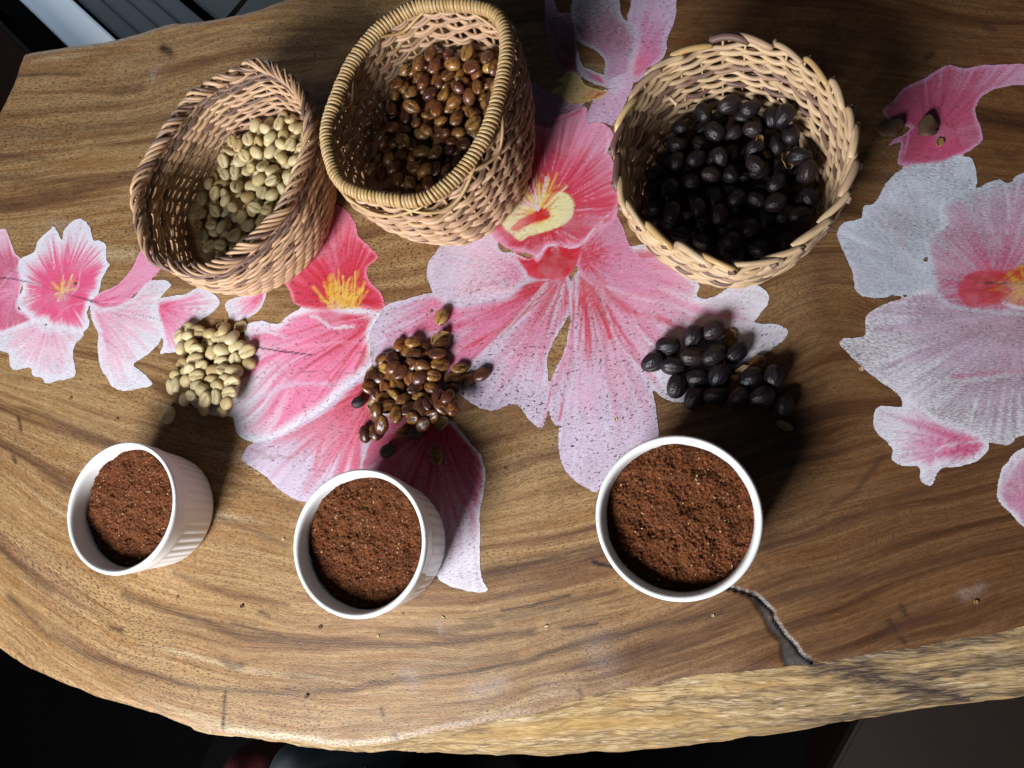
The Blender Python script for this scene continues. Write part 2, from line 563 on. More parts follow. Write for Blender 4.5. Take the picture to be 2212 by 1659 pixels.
STROKES = [  # (points, half width px, strength) dark growth lines and marks of the wood
    ([(35, 163), (95, 160), (170, 160)], 5, .55), ([(0, 290), (150, 285), (300, 270), (420, 250)], 16, .35), ([(250, 197), (300, 193)], 8, .35),
    ([(0, 385), (180, 392), (290, 375)], 9, .3), ([(0, 250), (120, 240), (260, 225)], 9, .3), ([(0, 335), (100, 345)], 6, .3),
    ([(20, 1290), (100, 1370), (200, 1420), (300, 1450), (430, 1487), (600, 1497), (700, 1493)], 7, .5),
    ([(270, 1285), (400, 1330), (520, 1372), (640, 1388), (760, 1390), (900, 1397), (1020, 1383), (1150, 1365)], 9, .5),
    ([(500, 1345), (620, 1378), (700, 1392)], 4, .6), ([(820, 1366), (950, 1362), (1060, 1352)], 8, .4),
    ([(800, 1475), (900, 1465), (1020, 1450), (1130, 1430), (1240, 1392), (1330, 1373), (1420, 1350), (1560, 1320)], 7, .62),
    ([(620, 1492), (740, 1490), (830, 1474)], 8, .5), ([(640, 1455), (900, 1440), (1100, 1420)], 20, .25),
    ([(1055, 1236), (1150, 1218), (1250, 1192), (1300, 1186)], 13, .6), ([(1085, 1318), (1150, 1308), (1230, 1286)], 4, .75),
    ([(1010, 1345), (1130, 1328), (1230, 1300), (1330, 1275)], 8, .4), ([(1215, 1358), (1290, 1346)], 4, .7),
    ([(0, 880), (80, 890), (160, 925), (280, 975)], 9, .35), ([(0, 955), (60, 985), (140, 1050)], 8, .3), ([(0, 1190), (60, 1240), (110, 1280)], 8, .4),
    ([(380, 1240), (500, 1285), (620, 1305)], 7, .35), ([(480, 1120), (560, 1150), (620, 1180)], 7, .4), ([(440, 1020), (520, 1050), (640, 1090)], 7, .3),
    ([(1660, 1185), (1800, 1135), (2000, 1055), (2250, 955)], 11, .4), ([(1690, 1290), (1900, 1243), (2100, 1193), (2260, 1145)], 13, .45),
    ([(1905, 985), (1850, 1060), (1750, 1130), (1660, 1165)], 6, .5), ([(1500, 1340), (1700, 1290)], 10, .35),
    ([(1780, 560), (1760, 640), (1800, 700), (1850, 690)], 22, .3), ([(1740, 850), (1700, 950)], 20, .3),
    ([(1946, 1307), (1957, 1328)], 5, .98), ([(1920, 1340), (1935, 1362)], 6, .98), ([(1945, 1376), (1956, 1390)], 5, .85),
    ([(487, 1492), (483, 1530), (480, 1572)], 3.2, .9), ([(352, 104), (366, 112)], 9, .85), ([(480, 1425), (500, 1440), (520, 1438)], 8, .55),
    ([(560, 1322), (582, 1332)], 3, .9), ([(823, 1530), (828, 1548)], 3, .8), ([(851, 1585), (855, 1598)], 4, .7),
    ([(1250, 1490), (1256, 1500)], 2, .8), ([(1640, 1210), (1660, 1230)], 5, .3), ([(240, 1355), (262, 1362)], 5, .7), ([(60, 1330), (80, 1345)], 5, .6),
    ([(2130, 60), (2150, 64)], 5, .6), ([(2155, 330), (2190, 342)], 6, .5), ([(2140, 395), (2160, 400)], 6, .5), ([(2000, 125), (2012, 118)], 6, .8),
    ([(40, 900), (46, 930)], 2.2, .8), ([(30, 985), (34, 1000)], 2.2, .8), ([(0, 577), (150, 625), (340, 690), (430, 715)], 1.3, .8),
    ([(950, 525), (1060, 522)], 3, .35), ([(300, 520), (310, 560)], 10, .2),
]
PALES = [([(880, 1455), (895, 1478)], 18), ([(1290, 1405), (1300, 1440)], 42), ([(1180, 1480), (1240, 1470)], 25), ([(1030, 1490), (1080, 1480)], 24),
         ([(950, 1345), (952, 1362)], 6), ([(110, 480), (140, 484)], 10), ([(330, 150), (325, 175)], 6), ([(2080, 1285), (2120, 1270)], 12)]
CRACK = [(1560, 1266), (1597, 1276), (1633, 1287), (1651, 1303), (1668, 1321), (1672, 1338), (1693, 1367), (1718, 1396), (1733, 1417), (1754, 1431), (1775, 1439)]
CRACK2 = [(1281, 1213), (1297, 1220), (1322, 1223)]
FILL = [(1610, 1284), (1640, 1290), (1660, 1318), (1668, 1340), (1690, 1368), (1715, 1398), (1732, 1420), (1750, 1434), (1728, 1444), (1698, 1442), (1688, 1420), (1684, 1388),
        (1662, 1362), (1643, 1325), (1628, 1302)]


def wood_attrs(me, x, y):
    px, py = unproject(x, y)
    attr(me, 'grain', 'FLOAT_VECTOR', grain_of(px, py))
    wob = (fbm(px / 25, py / 25, 11) - 0.5) * 8
    dark = np.zeros_like(px)
    for pts, w, s in STROKES:
        sel = (px > min(p[0] for p in pts) - 60) & (px < max(p[0] for p in pts) + 60) & (py > min(p[1] for p in pts) - 60) & (py < max(p[1] for p in pts) + 60)
        if sel.any():
            k = min(1.0, w / 6)
            w = max(w * 1.15, 3.6)
            d = line_dist(px[sel] + wob[sel] * 0.4 * k, py[sel] + wob[sel] * k, pts)
            dark[sel] = np.maximum(dark[sel], min(1.0, s * 1.15) * np.exp(-(d / w) ** 2))
    pale = np.zeros_like(px)
    for pts, w in PALES:
        d = line_dist(px + wob * 2, py + wob * 2, pts)
        pale = np.maximum(pale, 0.36 * np.exp(-(d / w) ** 2))
    # heartwood: right of a line that runs up through the middle of the slab
    hx = px + (py - 900) * 0.25 + (fbm(px / 200, py / 160, 21) - 0.5) * 350
    heart_shade = smoothstep(1050, 2000, hx) * 0.95
    heart_shade = np.maximum(heart_shade, smoothstep(900, 1500, px - py * 0.2) * smoothstep(520, 150, py) * 0.9)  # heartwood tone carried over the upper middle, painting in the baskets' shade
    fill = smoothstep(-3, 3, poly_sdf(px, py, FILL) + wob * 0.4) * 0.9
    crack = np.maximum(smoothstep(5.6, 3.2, line_dist(px, py, CRACK) + wob * .3), smoothstep(6, 2, line_dist(px, py, CRACK2)) * 0.8)
    dark = np.maximum(dark, crack)
    attr(me, 'tint', 'FLOAT_COLOR', np.stack([dark, heart_shade, pale, np.maximum(fill, crack)], axis=1))
    return fill, crack


def grid_in(poly, step, pad=0):
    """quads of a square grid inside a polygon, rim vertices drawn onto the outline"""
    x0, y0 = poly.min(0) - 2 * step
    x1, y1 = poly.max(0) + 2 * step
    gx, gy = np.meshgrid(np.arange(x0, x1, step), np.arange(y0, y1, step))
    nx = gx.shape[1]
    X, Y = gx.ravel(), gy.ravel()
    return X, Y, nx


def clip_grid(X, Y, nx, inside):
    ny = len(X) // nx
    idx = np.arange(len(X)).reshape(ny, nx)
    q = np.stack([idx[:-1, :-1], idx[:-1, 1:], idx[1:, 1:], idx[1:, :-1]], axis=-1).reshape(-1, 4)
    keep = inside[q].sum(1) >= 2
    q = q[keep]
    used = np.unique(q)
    remap = np.full(len(X), -1)
    remap[used] = np.arange(len(used))
    return used, remap[q]


table = empty('slab_table', (0, 0, -0.75))
tag(table, 'live edge wooden slab table painted with pink and white orchids', 'table')
TOFF = np.array([0, 0, 0.75])

X, Y, nx = grid_in(OUTLINE, 0.0011)
coarse = OUTLINE[::3]
sd = np.full(X.shape, -1.0)
sd = poly_sdf(X, Y, coarse)
used, q = clip_grid(X, Y, nx, sd > 0)
x, y, s = X[used], Y[used], sd[used]
o_ = s < 0
_, qx, qy = poly_sdf(x[o_], y[o_], OUTLINE, True)
x[o_], y[o_] = qx, qy
z = (fbm(x * 9, y * 9, 2) - 0.5) * 0.0016
me = mesh_np('tabletop', np.stack([x, y, z + 0.75], 1), q, M['wood'])
fill, crack = wood_attrs(me, x, y)
z = z - 0.0014 * smoothstep(.8, 1, crack) - 0.0010 * fill
z -= smoothstep(0.004, 0.0, s) * 0.0008
me.vertices.foreach_set('co', np.stack([x, y, z + 0.75], 1).astype(np.float32).ravel())
me.update()
TABLETOP = obj('tabletop', me, table)

# slanted live edge and underside
NR = 42
rows, gr, tn = [], [], []
for k in range(NR):
    t = k / (NR - 1)
    b = t + 0.10 * math.sin(math.pi * t)
    b = min(b, 1.05)
    xy = ring[:, :2] * (1 - t) + ring[:, 2:] * t
    outv = ring[:, 2:] - ring[:, :2]
    xy = xy + outv * 0.10 * math.sin(math.pi * t)
    zz = -0.0006 - SLAB * t + 0 * tt - (0.0025 if k == 0 else 0)
    if k == 0:
        xy = xy - cvec * 0.0015
    n1 = fbm(tt * 25, t * 9 + 0 * tt, 31, 4) - 0.5
    n2 = fbm(tt * 90, t * 26 + 0 * tt, 41, 3) - 0.5
    f = min(1, t * 5)
    xy = xy + cvec * ((n1 * 0.004 + n2 * 0.003) * f)[:, None]
    px, py = unproject(xy[:, 0], xy[:, 1], -SLAB * t)
    ec = smoothstep(9, 4, line_dist(px, py + n1 * 5, [(1754, 1431), (1790, 1442), (1868, 1460), (1957, 1481), (2029, 1499), (2095, 1515)]))
    halo = 0.85 * smoothstep(40, 4, line_dist(px, py + n2 * 50 + n1 * 30, [(1754, 1434), (1868, 1460), (1957, 1484), (2060, 1504)]))
    mott = 0.7 * smoothstep(.47, .66, fbm(tt * 14, t * 13 + tt * 20, 91, 4)) * smoothstep(1250, 1900, px)
    rows.append(np.column_stack([xy, zz + 0.75]))
    gr.append(np.column_stack([tt * 1000 + t * 60, np.full(NB, t * 60.0) + tt * 130 + n1 * 5, 0 * tt]))
    tn.append(np.maximum(np.maximum(ec, halo), mott))
V = np.vstack(rows)
i = np.arange(NB)
faces = []
for k in range(NR - 1):
    a = k * NB + i
    b = k * NB + (i + 1) % NB
    faces.append(np.stack([a, b, b + NB, a + NB], 1))
me = mesh_np('live_edge', V, np.vstack(faces), M['edge'])
attr(me, 'grain', 'FLOAT_VECTOR', np.vstack(gr))
attr(me, 'tint', 'FLOAT', np.concatenate(tn))
obj('live_edge', me, table)
under = [tuple(r) for r in rows[-1][::4]]
me = mesh_np('underside', [(a, b, c + 0.001) for a, b, c in under], [list(range(len(under)))], M['edge'], False)
obj('underside', me, table)


def lathe(profile, n=48, flute=None):
    """profile: list of (r, z); flute(r, z, theta array) -> radii"""
    th = np.linspace(0, 2 * np.pi, n, endpoint=False)
    rowsL = []
    for j, p in enumerate(profile):
        r, zz = p[0], p[1]
        rr = np.full(n, r) if flute is None else flute(j, r, th)
        rowsL.append(np.column_stack([rr * np.cos(th), rr * np.sin(th), np.full(n, zz)]))
    VV = np.vstack(rowsL)
    ii = np.arange(n)
    fs = [np.stack([k * n + ii, k * n + (ii + 1) % n, (k + 1) * n + (ii + 1) % n, (k + 1) * n + ii], 1) for k in range(len(profile) - 1)]
    return VV, np.vstack(fs)


for lx, ly in ((-0.40, 0.16), (0.16, 0.22), (-0.14, 0.04)):
    V_, F_ = lathe([(0.001, 0), (0.05, 0), (0.055, 0.02), (0.047, 0.3), (0.05, 0.55), (0.056, 0.688), (0.001, 0.688)], 28)
    V_[:, 0] += lx
    V_[:, 1] += ly
    obj('leg', mesh_np('leg', V_, F_, M['dark_wood']), table)

# ------------------------------------------------------------------ painted orchids (flat paint on the table top)
FR = {  # reading frames: x0, y0, scale -> 2212 pixel space
    'A': (0, 434.5, .3333), 'B': (276.5, 118.5, .3333), 'M': (474, 632, .381), 'C': (790, 316, .4762), 'D': (1106, 553, .381),
    'U': (1027, 0, .25), 'R': (1659, 79, .6667), 'P': (0, 0, 1.0)}


def fr(k, p):
    a, b, s_ = FR[k]
    return (a + p[0] * s_, b + p[1] * s_)


def srgb(r, g, b):
    f = lambda c: ((c / 255 + 0.055) / 1.055) ** 2.4 if c > 10 else c / 255 / 12.92
    return np.array([f(r), f(g), f(b)])


WHITE, LAV, PINK, HOT = srgb(224, 222, 234), srgb(214, 200, 222), srgb(232, 150, 185), srgb(222, 84, 128)
RED, CRIM, BLUSH, YEL = srgb(196, 36, 48), srgb(206, 62, 88), srgb(236, 196, 214), srgb(222, 178, 70)
CREAM, MAUVE, GREYW, ROSE = srgb(232, 222, 168), srgb(172, 130, 160), srgb(196, 202, 216), srgb(206, 92, 128)

# petal: frame, outline, focus, colour at the focus, mid colour, colour at the rim, rim width px, wear
FLOWERS = {
    'pink orchid with ruffled lip': [
        ('A', [(-60, 190), (0, 180), (40, 185), (70, 260), (95, 330), (135, 375), (120, 430), (140, 520), (130, 600), (115, 690), (190, 745), (200, 780), (0, 855), (-70, 850)], (120, 560), PINK, ROSE, BLUSH, 5, .2),
        ('A', [(-70, 860), (0, 850), (200, 780), (330, 815), (540, 850), (490, 930), (475, 1000), (490, 1080), (480, 1140), (400, 1160), (300, 1180), (280, 1150), (215, 1130), (195, 1080), (90, 1095), (65, 1050), (55, 990), (0, 970), (-70, 965)], (330, 760), PINK, BLUSH, WHITE, 14, .25),
        ('A', [(600, 650), (640, 600), (760, 540), (850, 440), (900, 340), (960, 240), (1040, 330), (1060, 420), (900, 580), (760, 690), (650, 690)], (600, 660), HOT, PINK, PINK, 3, .15),
        ('A', [(585, 660), (650, 690), (760, 680), (870, 620), (950, 530), (1050, 510), (1110, 540), (1080, 580), (1020, 650), (1005, 700), (1010, 760), (1050, 880), (980, 980), (870, 1055), (900, 1090), (970, 1150), (985, 1195), (900, 1215), (800, 1230), (730, 1200), (690, 1140), (650, 1070), (635, 960), (640, 860), (600, 780)], (610, 670), PINK, BLUSH, WHITE, 9, .25),
        ('A', [(1010, 650), (1080, 620), (1200, 600), (1300, 560), (1425, 640), (1380, 720), (1290, 780), (1250, 810), (1230, 840), (1170, 930), (1170, 970), (1080, 985), (1040, 985), (1060, 930), (1050, 870), (1012, 740)], (1020, 680), HOT, PINK, WHITE, 8, .2),
        ('A', [(1470, 650), (1660, 590), (1730, 560), (1690, 700), (1600, 760), (1500, 775), (1480, 730)], (1700, 600), HOT, PINK, WHITE, 6, .2),
        ('A', [(130, 375), (220, 330), (250, 250), (320, 190), (350, 165), (385, 220), (405, 250), (415, 190), (470, 130), (530, 115), (580, 160), (605, 250), (640, 255), (685, 285), (690, 370), (710, 410), (690, 450), (660, 510), (640, 600), (590, 650), (570, 740), (585, 790), (540, 850), (430, 840), (330, 820), (290, 790), (210, 780), (190, 745), (130, 700), (115, 640), (150, 570), (140, 500), (120, 430)], (400, 580), HOT, srgb(226, 92, 136), WHITE, 11, .08),
    ],
    'pink orchid with red and yellow lip': [
        ('M', [(140, 190), (230, 160), (330, 180), (400, 120), (500, 80), (640, 60), (700, 80), (850, 100), (940, 100), (900, 150), (870, 240), (880, 330), (860, 420), (760, 510), (620, 640), (500, 720), (400, 780), (300, 830), (200, 845), (120, 820), (90, 770), (80, 710), (40, 700), (-60, 690), (-150, 640), (-170, 590), (-60, 600), (60, 500), (130, 380), (150, 250)], (930, 110), CRIM, srgb(232, 134, 170), WHITE, 11, .12),
        ('M', [(900, 440), (700, 560), (620, 640), (500, 720), (400, 780), (300, 830), (200, 850), (150, 890), (130, 950), (200, 1000), (260, 1040), (330, 1110), (420, 1170), (480, 1185), (600, 1200), (820, 1020), (830, 900), (850, 800), (960, 700)], (900, 500), CRIM, srgb(222, 110, 140), LAV, 9, .3),
        ('M', [(850, 820), (900, 700), (1200, 650), (1300, 720), (1340, 745), (1400, 820), (1470, 900), (1500, 960), (1510, 1040), (1500, 1130), (1480, 1250), (1480, 1400), (1480, 1560), (1500, 1640), (1525, 1680), (1490, 1700), (1400, 1690), (1300, 1660), (1235, 1610), (1180, 1500), (1150, 1200), (830, 1200), (800, 1000)], (1250, 700), srgb(204, 34, 66), srgb(226, 120, 156), WHITE, 5, .3),
        ('P', [(700, 440), (740, 447), (766, 478), (773, 508), (796, 530), (816, 555), (792, 580), (798, 606), (823, 632), (831, 660), (815, 672), (760, 664), (700, 670), (640, 660), (626, 632), (617, 606), (640, 570), (676, 540), (693, 500)], (735, 650), RED, CRIM, srgb(226, 130, 150), 5, .08),
    ],
    'large red throated orchid': [
        ('C', [(360, 430), (480, 370), (560, 330), (590, 400), (610, 470), (680, 490), (720, 560), (745, 595), (680, 660), (560, 690), (400, 715), (330, 690), (285, 620), (280, 540), (310, 490)], (740, 570), PINK, BLUSH, LAV, 9, .35),
        ('C', [(870, 590), (745, 590), (650, 665), (560, 690), (400, 715), (310, 665), (180, 695), (95, 720), (60, 770), (20, 840), (20, 920), (40, 1000), (200, 1080), (420, 1090), (500, 1000), (620, 900), (760, 760), (860, 640)], (860, 600), srgb(200, 40, 60), srgb(224, 118, 158), LAV, 10, .35),
        ('C', [(920, 590), (935, 700), (925, 760), (870, 855), (825, 960), (835, 1100), (830, 1180), (800, 1280), (740, 1240), (680, 1170), (570, 1200), (480, 1165), (410, 1090), (520, 980), (600, 890), (720, 760), (840, 610)], (900, 580), CRIM, srgb(226, 150, 182), LAV, 6, .4),
        ('C', [(940, 600), (985, 590), (970, 850), (940, 1050), (905, 1200), (872, 1270), (845, 1240), (835, 1200), (840, 1060), (900, 930), (928, 780)], (960, 590), RED, PINK, LAV, 3, .35),
        ('D', [(430, 60), (500, 30), (640, -40), (800, -60), (950, 60), (1060, 160), (1050, 220), (1100, 245), (1200, 200), (1280, 160), (1370, 155), (1440, 200), (1455, 260), (1400, 340), (1380, 380), (1500, 390), (1560, 420), (1540, 480), (1440, 550), (1350, 600), (1250, 640), (1060, 700), (1000, 815), (920, 830), (850, 800), (790, 750), (700, 650), (600, 560), (520, 400), (440, 200)], (410, 60), srgb(204, 46, 70), srgb(226, 160, 190), WHITE, 8, .3),
        ('C', [(950, 590), (1020, 590), (1060, 640), (1100, 760), (1170, 900), (1280, 1050), (1310, 1150), (1325, 1250), (1320, 1330), (1200, 1400), (1100, 1480), (1060, 1565), (1000, 1550), (920, 1490), (880, 1400), (880, 1270), (920, 1130), (945, 950)], (985, 580), srgb(214, 60, 84), srgb(226, 176, 204), LAV, 6, .35),
        ('C', [(1010, 400), (1130, 310), (1200, 450), (1300, 560), (1330, 640), (1200, 660), (1060, 640), (980, 590), (960, 520)], (980, 500), CRIM, srgb(222, 140, 176), srgb(222, 150, 184), 4, .3),
        ('C', [(670, 480), (740, 505), (800, 485), (830, 440), (900, 450), (985, 430), (955, 540), (905, 600), (830, 605), (750, 595), (715, 550)], (850, 520), srgb(182, 26, 38), RED, CRIM, 3, .06),
        ('U', [(430, 1000), (590, 1090), (660, 1100), (700, 1010), (850, 905), (960, 930), (960, 1055), (1080, 1050), (1190, 1150), (1170, 1350), (1250, 1500), (1260, 1700), (1200, 1900), (1050, 2010), (930, 2110), (810, 2130), (640, 2130), (540, 2260), (480, 2200), (330, 2170), (240, 2130), (150, 2040), (140, 1960), (200, 1800), (200, 1500), (330, 1200)], (560, 1860), RED, srgb(208, 70, 96), srgb(224, 150, 180), 8, .12),
        ('C', [(600, 300), (620, 250), (700, 230), (800, 220), (900, 210), (945, 260), (930, 330), (870, 370), (800, 390), (740, 410), (700, 430), (660, 400), (620, 360)], (780, 310), YEL, CREAM, CREAM, 2, .08),
        ('C', [(655, 375), (700, 330), (760, 300), (800, 270), (835, 300), (830, 330), (760, 350), (690, 385)], (790, 300), srgb(190, 30, 34), srgb(206, 50, 40), srgb(220, 110, 60), 2, .05),
    ],
    'faded mauve orchid with yellow lip': [
        ('U', [(650, -60), (720, 100), (830, 130), (880, 400), (890, 560), (960, 600), (1130, 700), (1150, 760), (900, 640), (800, 610), (700, 560), (620, 300), (600, 0)], (1100, 740), srgb(170, 36, 66), srgb(120, 44, 66), MAUVE, 3, .6),
        ('U', [(830, 130), (860, 260), (900, 370), (1010, 420), (1100, 500), (1122, 560), (1110, 640), (1150, 700), (1330, 640), (1362, 450), (1390, 310), (1330, 200), (1260, 120), (1200, -60), (900, -60), (830, 40)], (1200, 660), srgb(200, 150, 186), srgb(190, 132, 162), srgb(196, 190, 208), 7, .5),
        ('U', [(1400, -60), (1330, 90), (1310, 160), (1380, 280), (1392, 330), (1345, 520), (1330, 640), (1370, 715), (1500, 620), (1620, 500), (1650, 430), (1660, 330), (1720, 180), (1735, 80), (1700, -60)], (1350, 640), HOT, srgb(206, 130, 172), srgb(200, 176, 204), 8, .3),
        ('U', [(880, 420), (920, 560), (1000, 600), (1100, 650), (1150, 760), (960, 690), (880, 590)], (1140, 740), HOT, MAUVE, GREYW, 5, .3),
        ('U', [(1150, 690), (1325, 630), (1370, 700), (1300, 880), (1240, 1000), (1230, 1090), (1080, 1055), (955, 1060), (980, 950), (1030, 850), (1150, 770)], (1200, 700), LAV, srgb(212, 166, 198), srgb(206, 170, 200), 4, .25),
        ('U', [(470, 700), (640, 800), (760, 830), (800, 890), (950, 915), (700, 1015), (620, 1100), (480, 1040), (440, 850)], (900, 900), LAV, MAUVE, MAUVE, 3, .6),
        ('U', [(800, 615), (860, 625), (920, 680), (960, 730), (1100, 780), (1160, 770), (1080, 850), (1000, 870), (900, 895), (800, 890), (760, 830), (700, 800), (640, 820), (690, 760), (760, 730), (700, 700), (760, 660)], (1150, 780), srgb(198, 44, 34), srgb(200, 168, 72), srgb(206, 190, 110), 3, .15),
    ],
    'white orchid with pink lip': [
        ('R', [(950, 80), (830, 90), (700, 95), (640, 105), (580, 95), (530, 120), (500, 140), (440, 170), (405, 210), (370, 240), (400, 280), (460, 300), (400, 340), (390, 358), (430, 345), (420, 400), (440, 420), (560, 410), (640, 380), (690, 340), (690, 300), (670, 240), (700, 190), (760, 165), (830, 160), (950, 170)], (520, 330), srgb(186, 70, 108), srgb(196, 88, 124), srgb(208, 150, 186), 4, .3),
        ('R', [(225, 640), (245, 605), (300, 590), (310, 550), (345, 540), (380, 480), (430, 430), (480, 415), (560, 410), (610, 385), (660, 400), (675, 450), (670, 490), (600, 540), (560, 560), (575, 610), (540, 650), (535, 700), (545, 790), (535, 815), (430, 840), (300, 840), (270, 760), (240, 690)], (520, 780), GREYW, srgb(188, 196, 210), srgb(206, 212, 226), 6, .45),
        ('R', [(230, 985), (310, 970), (315, 910), (350, 880), (430, 850), (540, 820), (640, 860), (830, 880), (980, 890), (980, 1290), (830, 1290), (780, 1322), (700, 1310), (560, 1270), (440, 1230), (430, 1170), (350, 1110), (270, 1040)], (800, 900), srgb(196, 160, 182), srgb(200, 176, 200), WHITE, 7, .6),
        ('R', [(560, 555), (660, 500), (740, 465), (780, 475), (830, 440), (980, 420), (980, 900), (830, 905), (640, 890), (560, 860), (535, 800), (515, 660), (570, 610)], (740, 810), srgb(204, 90, 130), srgb(200, 158, 184), GREYW, 6, .5),
        ('R', [(345, 1220), (370, 1195), (430, 1200), (450, 1165), (550, 1235), (650, 1272), (715, 1320), (680, 1375), (600, 1395), (560, 1400), (530, 1452), (495, 1440), (490, 1395), (430, 1390), (400, 1370), (400, 1330), (350, 1280)], (660, 1320), srgb(206, 80, 128), srgb(218, 150, 184), WHITE, 9, .3),
        ('R', [(980, 1280), (830, 1330), (780, 1370), (750, 1420), (745, 1500), (790, 1550), (830, 1590), (980, 1650)], (830, 1500), srgb(200, 120, 156), srgb(206, 160, 186), WHITE, 6, .35),
        ('R', [(612, 820), (640, 775), (700, 757), (770, 760), (830, 740), (960, 740), (960, 880), (830, 885), (740, 870), (660, 882), (620, 850)], (830, 810), srgb(206, 150, 40), srgb(178, 44, 46), srgb(190, 70, 90), 3, .15),
    ],
}
# brush strokes over the petals: flower, frame, points, width px, colour, opacity
BR = [
    ('pink orchid with ruffled lip', 'A', [(340, 230), (345, 330), (350, 450)], 2, WHITE, .7), ('pink orchid with ruffled lip', 'A', [(470, 480), (440, 580)], 6, CREAM, .8),
    ('pink orchid with ruffled lip', 'A', [(310, 430), (370, 540)], 3, srgb(226, 130, 50), .9), ('pink orchid with ruffled lip', 'A', [(480, 330), (450, 540)], 3, srgb(226, 120, 60), .7),
    ('pink orchid with ruffled lip', 'A', [(280, 640), (340, 660), (400, 640)], 3, WHITE, .7), ('pink orchid with ruffled lip', 'A', [(520, 470), (510, 550), (470, 600)], 3, WHITE, .7),
    ('pink orchid with ruffled lip', 'A', [(400, 250), (395, 400), (420, 520)], 4, srgb(240, 150, 185), .6), ('pink orchid with ruffled lip', 'A', [(560, 330), (520, 480)], 8, srgb(236, 140, 176), .5),
    ('pink orchid with ruffled lip', 'A', [(330, 790), (440, 690), (560, 660)], 6, srgb(240, 160, 190), .5), ('pink orchid with ruffled lip', 'A', [(650, 860), (740, 940), (830, 1040)], 8, PINK, .7),
    ('pink orchid with ruffled lip', 'A', [(640, 700), (780, 650), (900, 540)], 5, HOT, .5), ('pink orchid with ruffled lip', 'A', [(0, 560), (60, 480), (120, 440)], 4, BLUSH, .6),
    ('pink orchid with ruffled lip', 'A', [(310, 1000), (330, 1100), (400, 1110)], 8, PINK, .5), ('pink orchid with ruffled lip', 'A', [(300, 840), (300, 1000), (310, 1130)], 3, WHITE, .5),
    ('pink orchid with red and yellow lip', 'P', [(712, 460), (716, 530), (722, 590)], 10, srgb(220, 110, 140), .6), ('pink orchid with red and yellow lip', 'P', [(770, 640), (815, 660), (830, 664)], 5, srgb(180, 30, 40), .9),
    ('pink orchid with red and yellow lip', 'M', [(520, 130), (600, 170), (640, 200), (760, 190)], 10, WHITE, .8), ('pink orchid with red and yellow lip', 'M', [(230, 190), (300, 230), (380, 250)], 10, WHITE, .7),
    ('pink orchid with red and yellow lip', 'M', [(200, 620), (400, 520), (640, 520), (760, 480)], 14, LAV, .6), ('pink orchid with red and yellow lip', 'M', [(250, 350), (500, 300), (800, 280)], 12, srgb(240, 160, 190), .5),
    ('pink orchid with red and yellow lip', 'M', [(820, 870), (800, 990)], 4, WHITE, .8), ('pink orchid with red and yellow lip', 'M', [(640, 720), (560, 900), (540, 1000)], 10, srgb(226, 90, 120), .6),
    ('pink orchid with red and yellow lip', 'M', [(1320, 760), (1400, 900), (1430, 1020)], 16, srgb(206, 50, 84), .7), ('pink orchid with red and yellow lip', 'M', [(300, 850), (420, 790), (560, 720)], 8, srgb(224, 70, 100), .6),
    ('pink orchid with red and yellow lip', 'M', [(1400, 1250), (1380, 1400), (1400, 1600)], 30, WHITE, .7), ('pink orchid with red and yellow lip', 'M', [(180, 900), (300, 930), (400, 940)], 12, srgb(150, 120, 120), .5),
]
DK = srgb(46, 26, 26)
BR += [('pink orchid with ruffled lip', 'P', [(-10, 600), (47, 606), (200, 651), (393, 706), (430, 716)], 1.3, DK, 1.0), ('pink orchid with ruffled lip', 'P', [(-10, 578), (40, 590)], 1.2, DK, .9),
       ('pink orchid with red and yellow lip', 'P', [(540, 748), (600, 758), (683, 767)], 1.5, DK, 1.0), ('pink orchid with red and yellow lip', 'P', [(535, 720), (600, 790), (640, 840), (665, 905)], 1.0, srgb(140, 80, 96), .7),
       ('pink orchid with red and yellow lip', 'P', [(600, 806), (700, 803), (790, 810)], .9, srgb(150, 90, 106), .7)]
L_ = 'large red throated orchid'
for k in range(60):       # brushed yellow fans in the throats
    a = math.radians(random.uniform(25, 165))
    r1 = random.uniform(30, 75) * (0.75 + .35 * math.sin(a))
    x0 = 735 + random.uniform(-28, 40)
    BR.append(('pink orchid with red and yellow lip', 'P', [(x0, 664), (x0 + r1 * .8 * math.cos(a), 662 - r1 * math.sin(a))], random.uniform(1.2, 3.5), random.choice([YEL, YEL, srgb(232, 200, 110), srgb(214, 140, 50)]), .85))
for k in range(46):
    a = random.uniform(0, 6.283)
    r1 = random.uniform(30, 95) * (1.3 if math.sin(a) > 0 else .8)
    BR.append(('pink orchid with ruffled lip', 'A', [(405, 585), (405 + r1 * math.cos(a), 575 - r1 * math.sin(a))], random.uniform(2, 6), random.choice([YEL, CREAM, srgb(226, 140, 60), srgb(236, 200, 120)]), .7))
for k in range(44):
    a = math.radians(random.uniform(35, 165))
    r1 = random.uniform(90, 190)
    BR.append((L_, 'C', [(790 + 25 * math.cos(a), 290 - 20 * math.sin(a)), (790 + r1 * math.cos(a), 290 - r1 * math.sin(a))], random.uniform(3, 7), random.choice([srgb(222, 196, 96), CREAM, srgb(226, 176, 70), srgb(206, 50, 50)]), .8))
for dx, dy in ((740, 60), (690, 150), (640, 190), (820, 140), (770, 110), (720, 140), (850, 160), (660, 240)):
    BR.append((L_, 'C', [(785, 290), (785 + (dx - 785) * .5, 290 + (dy - 290) * .5), (dx, dy)], 4, srgb(216, 190, 90) if dx % 20 else WHITE, .8))
for dx, dy in ((620, 260), (650, 310), (690, 300), (880, 230), (850, 260), (700, 370), (740, 380)):
    BR.append((L_, 'C', [(790, 310), (dx, dy)], 2.5, srgb(206, 60, 40), .6))
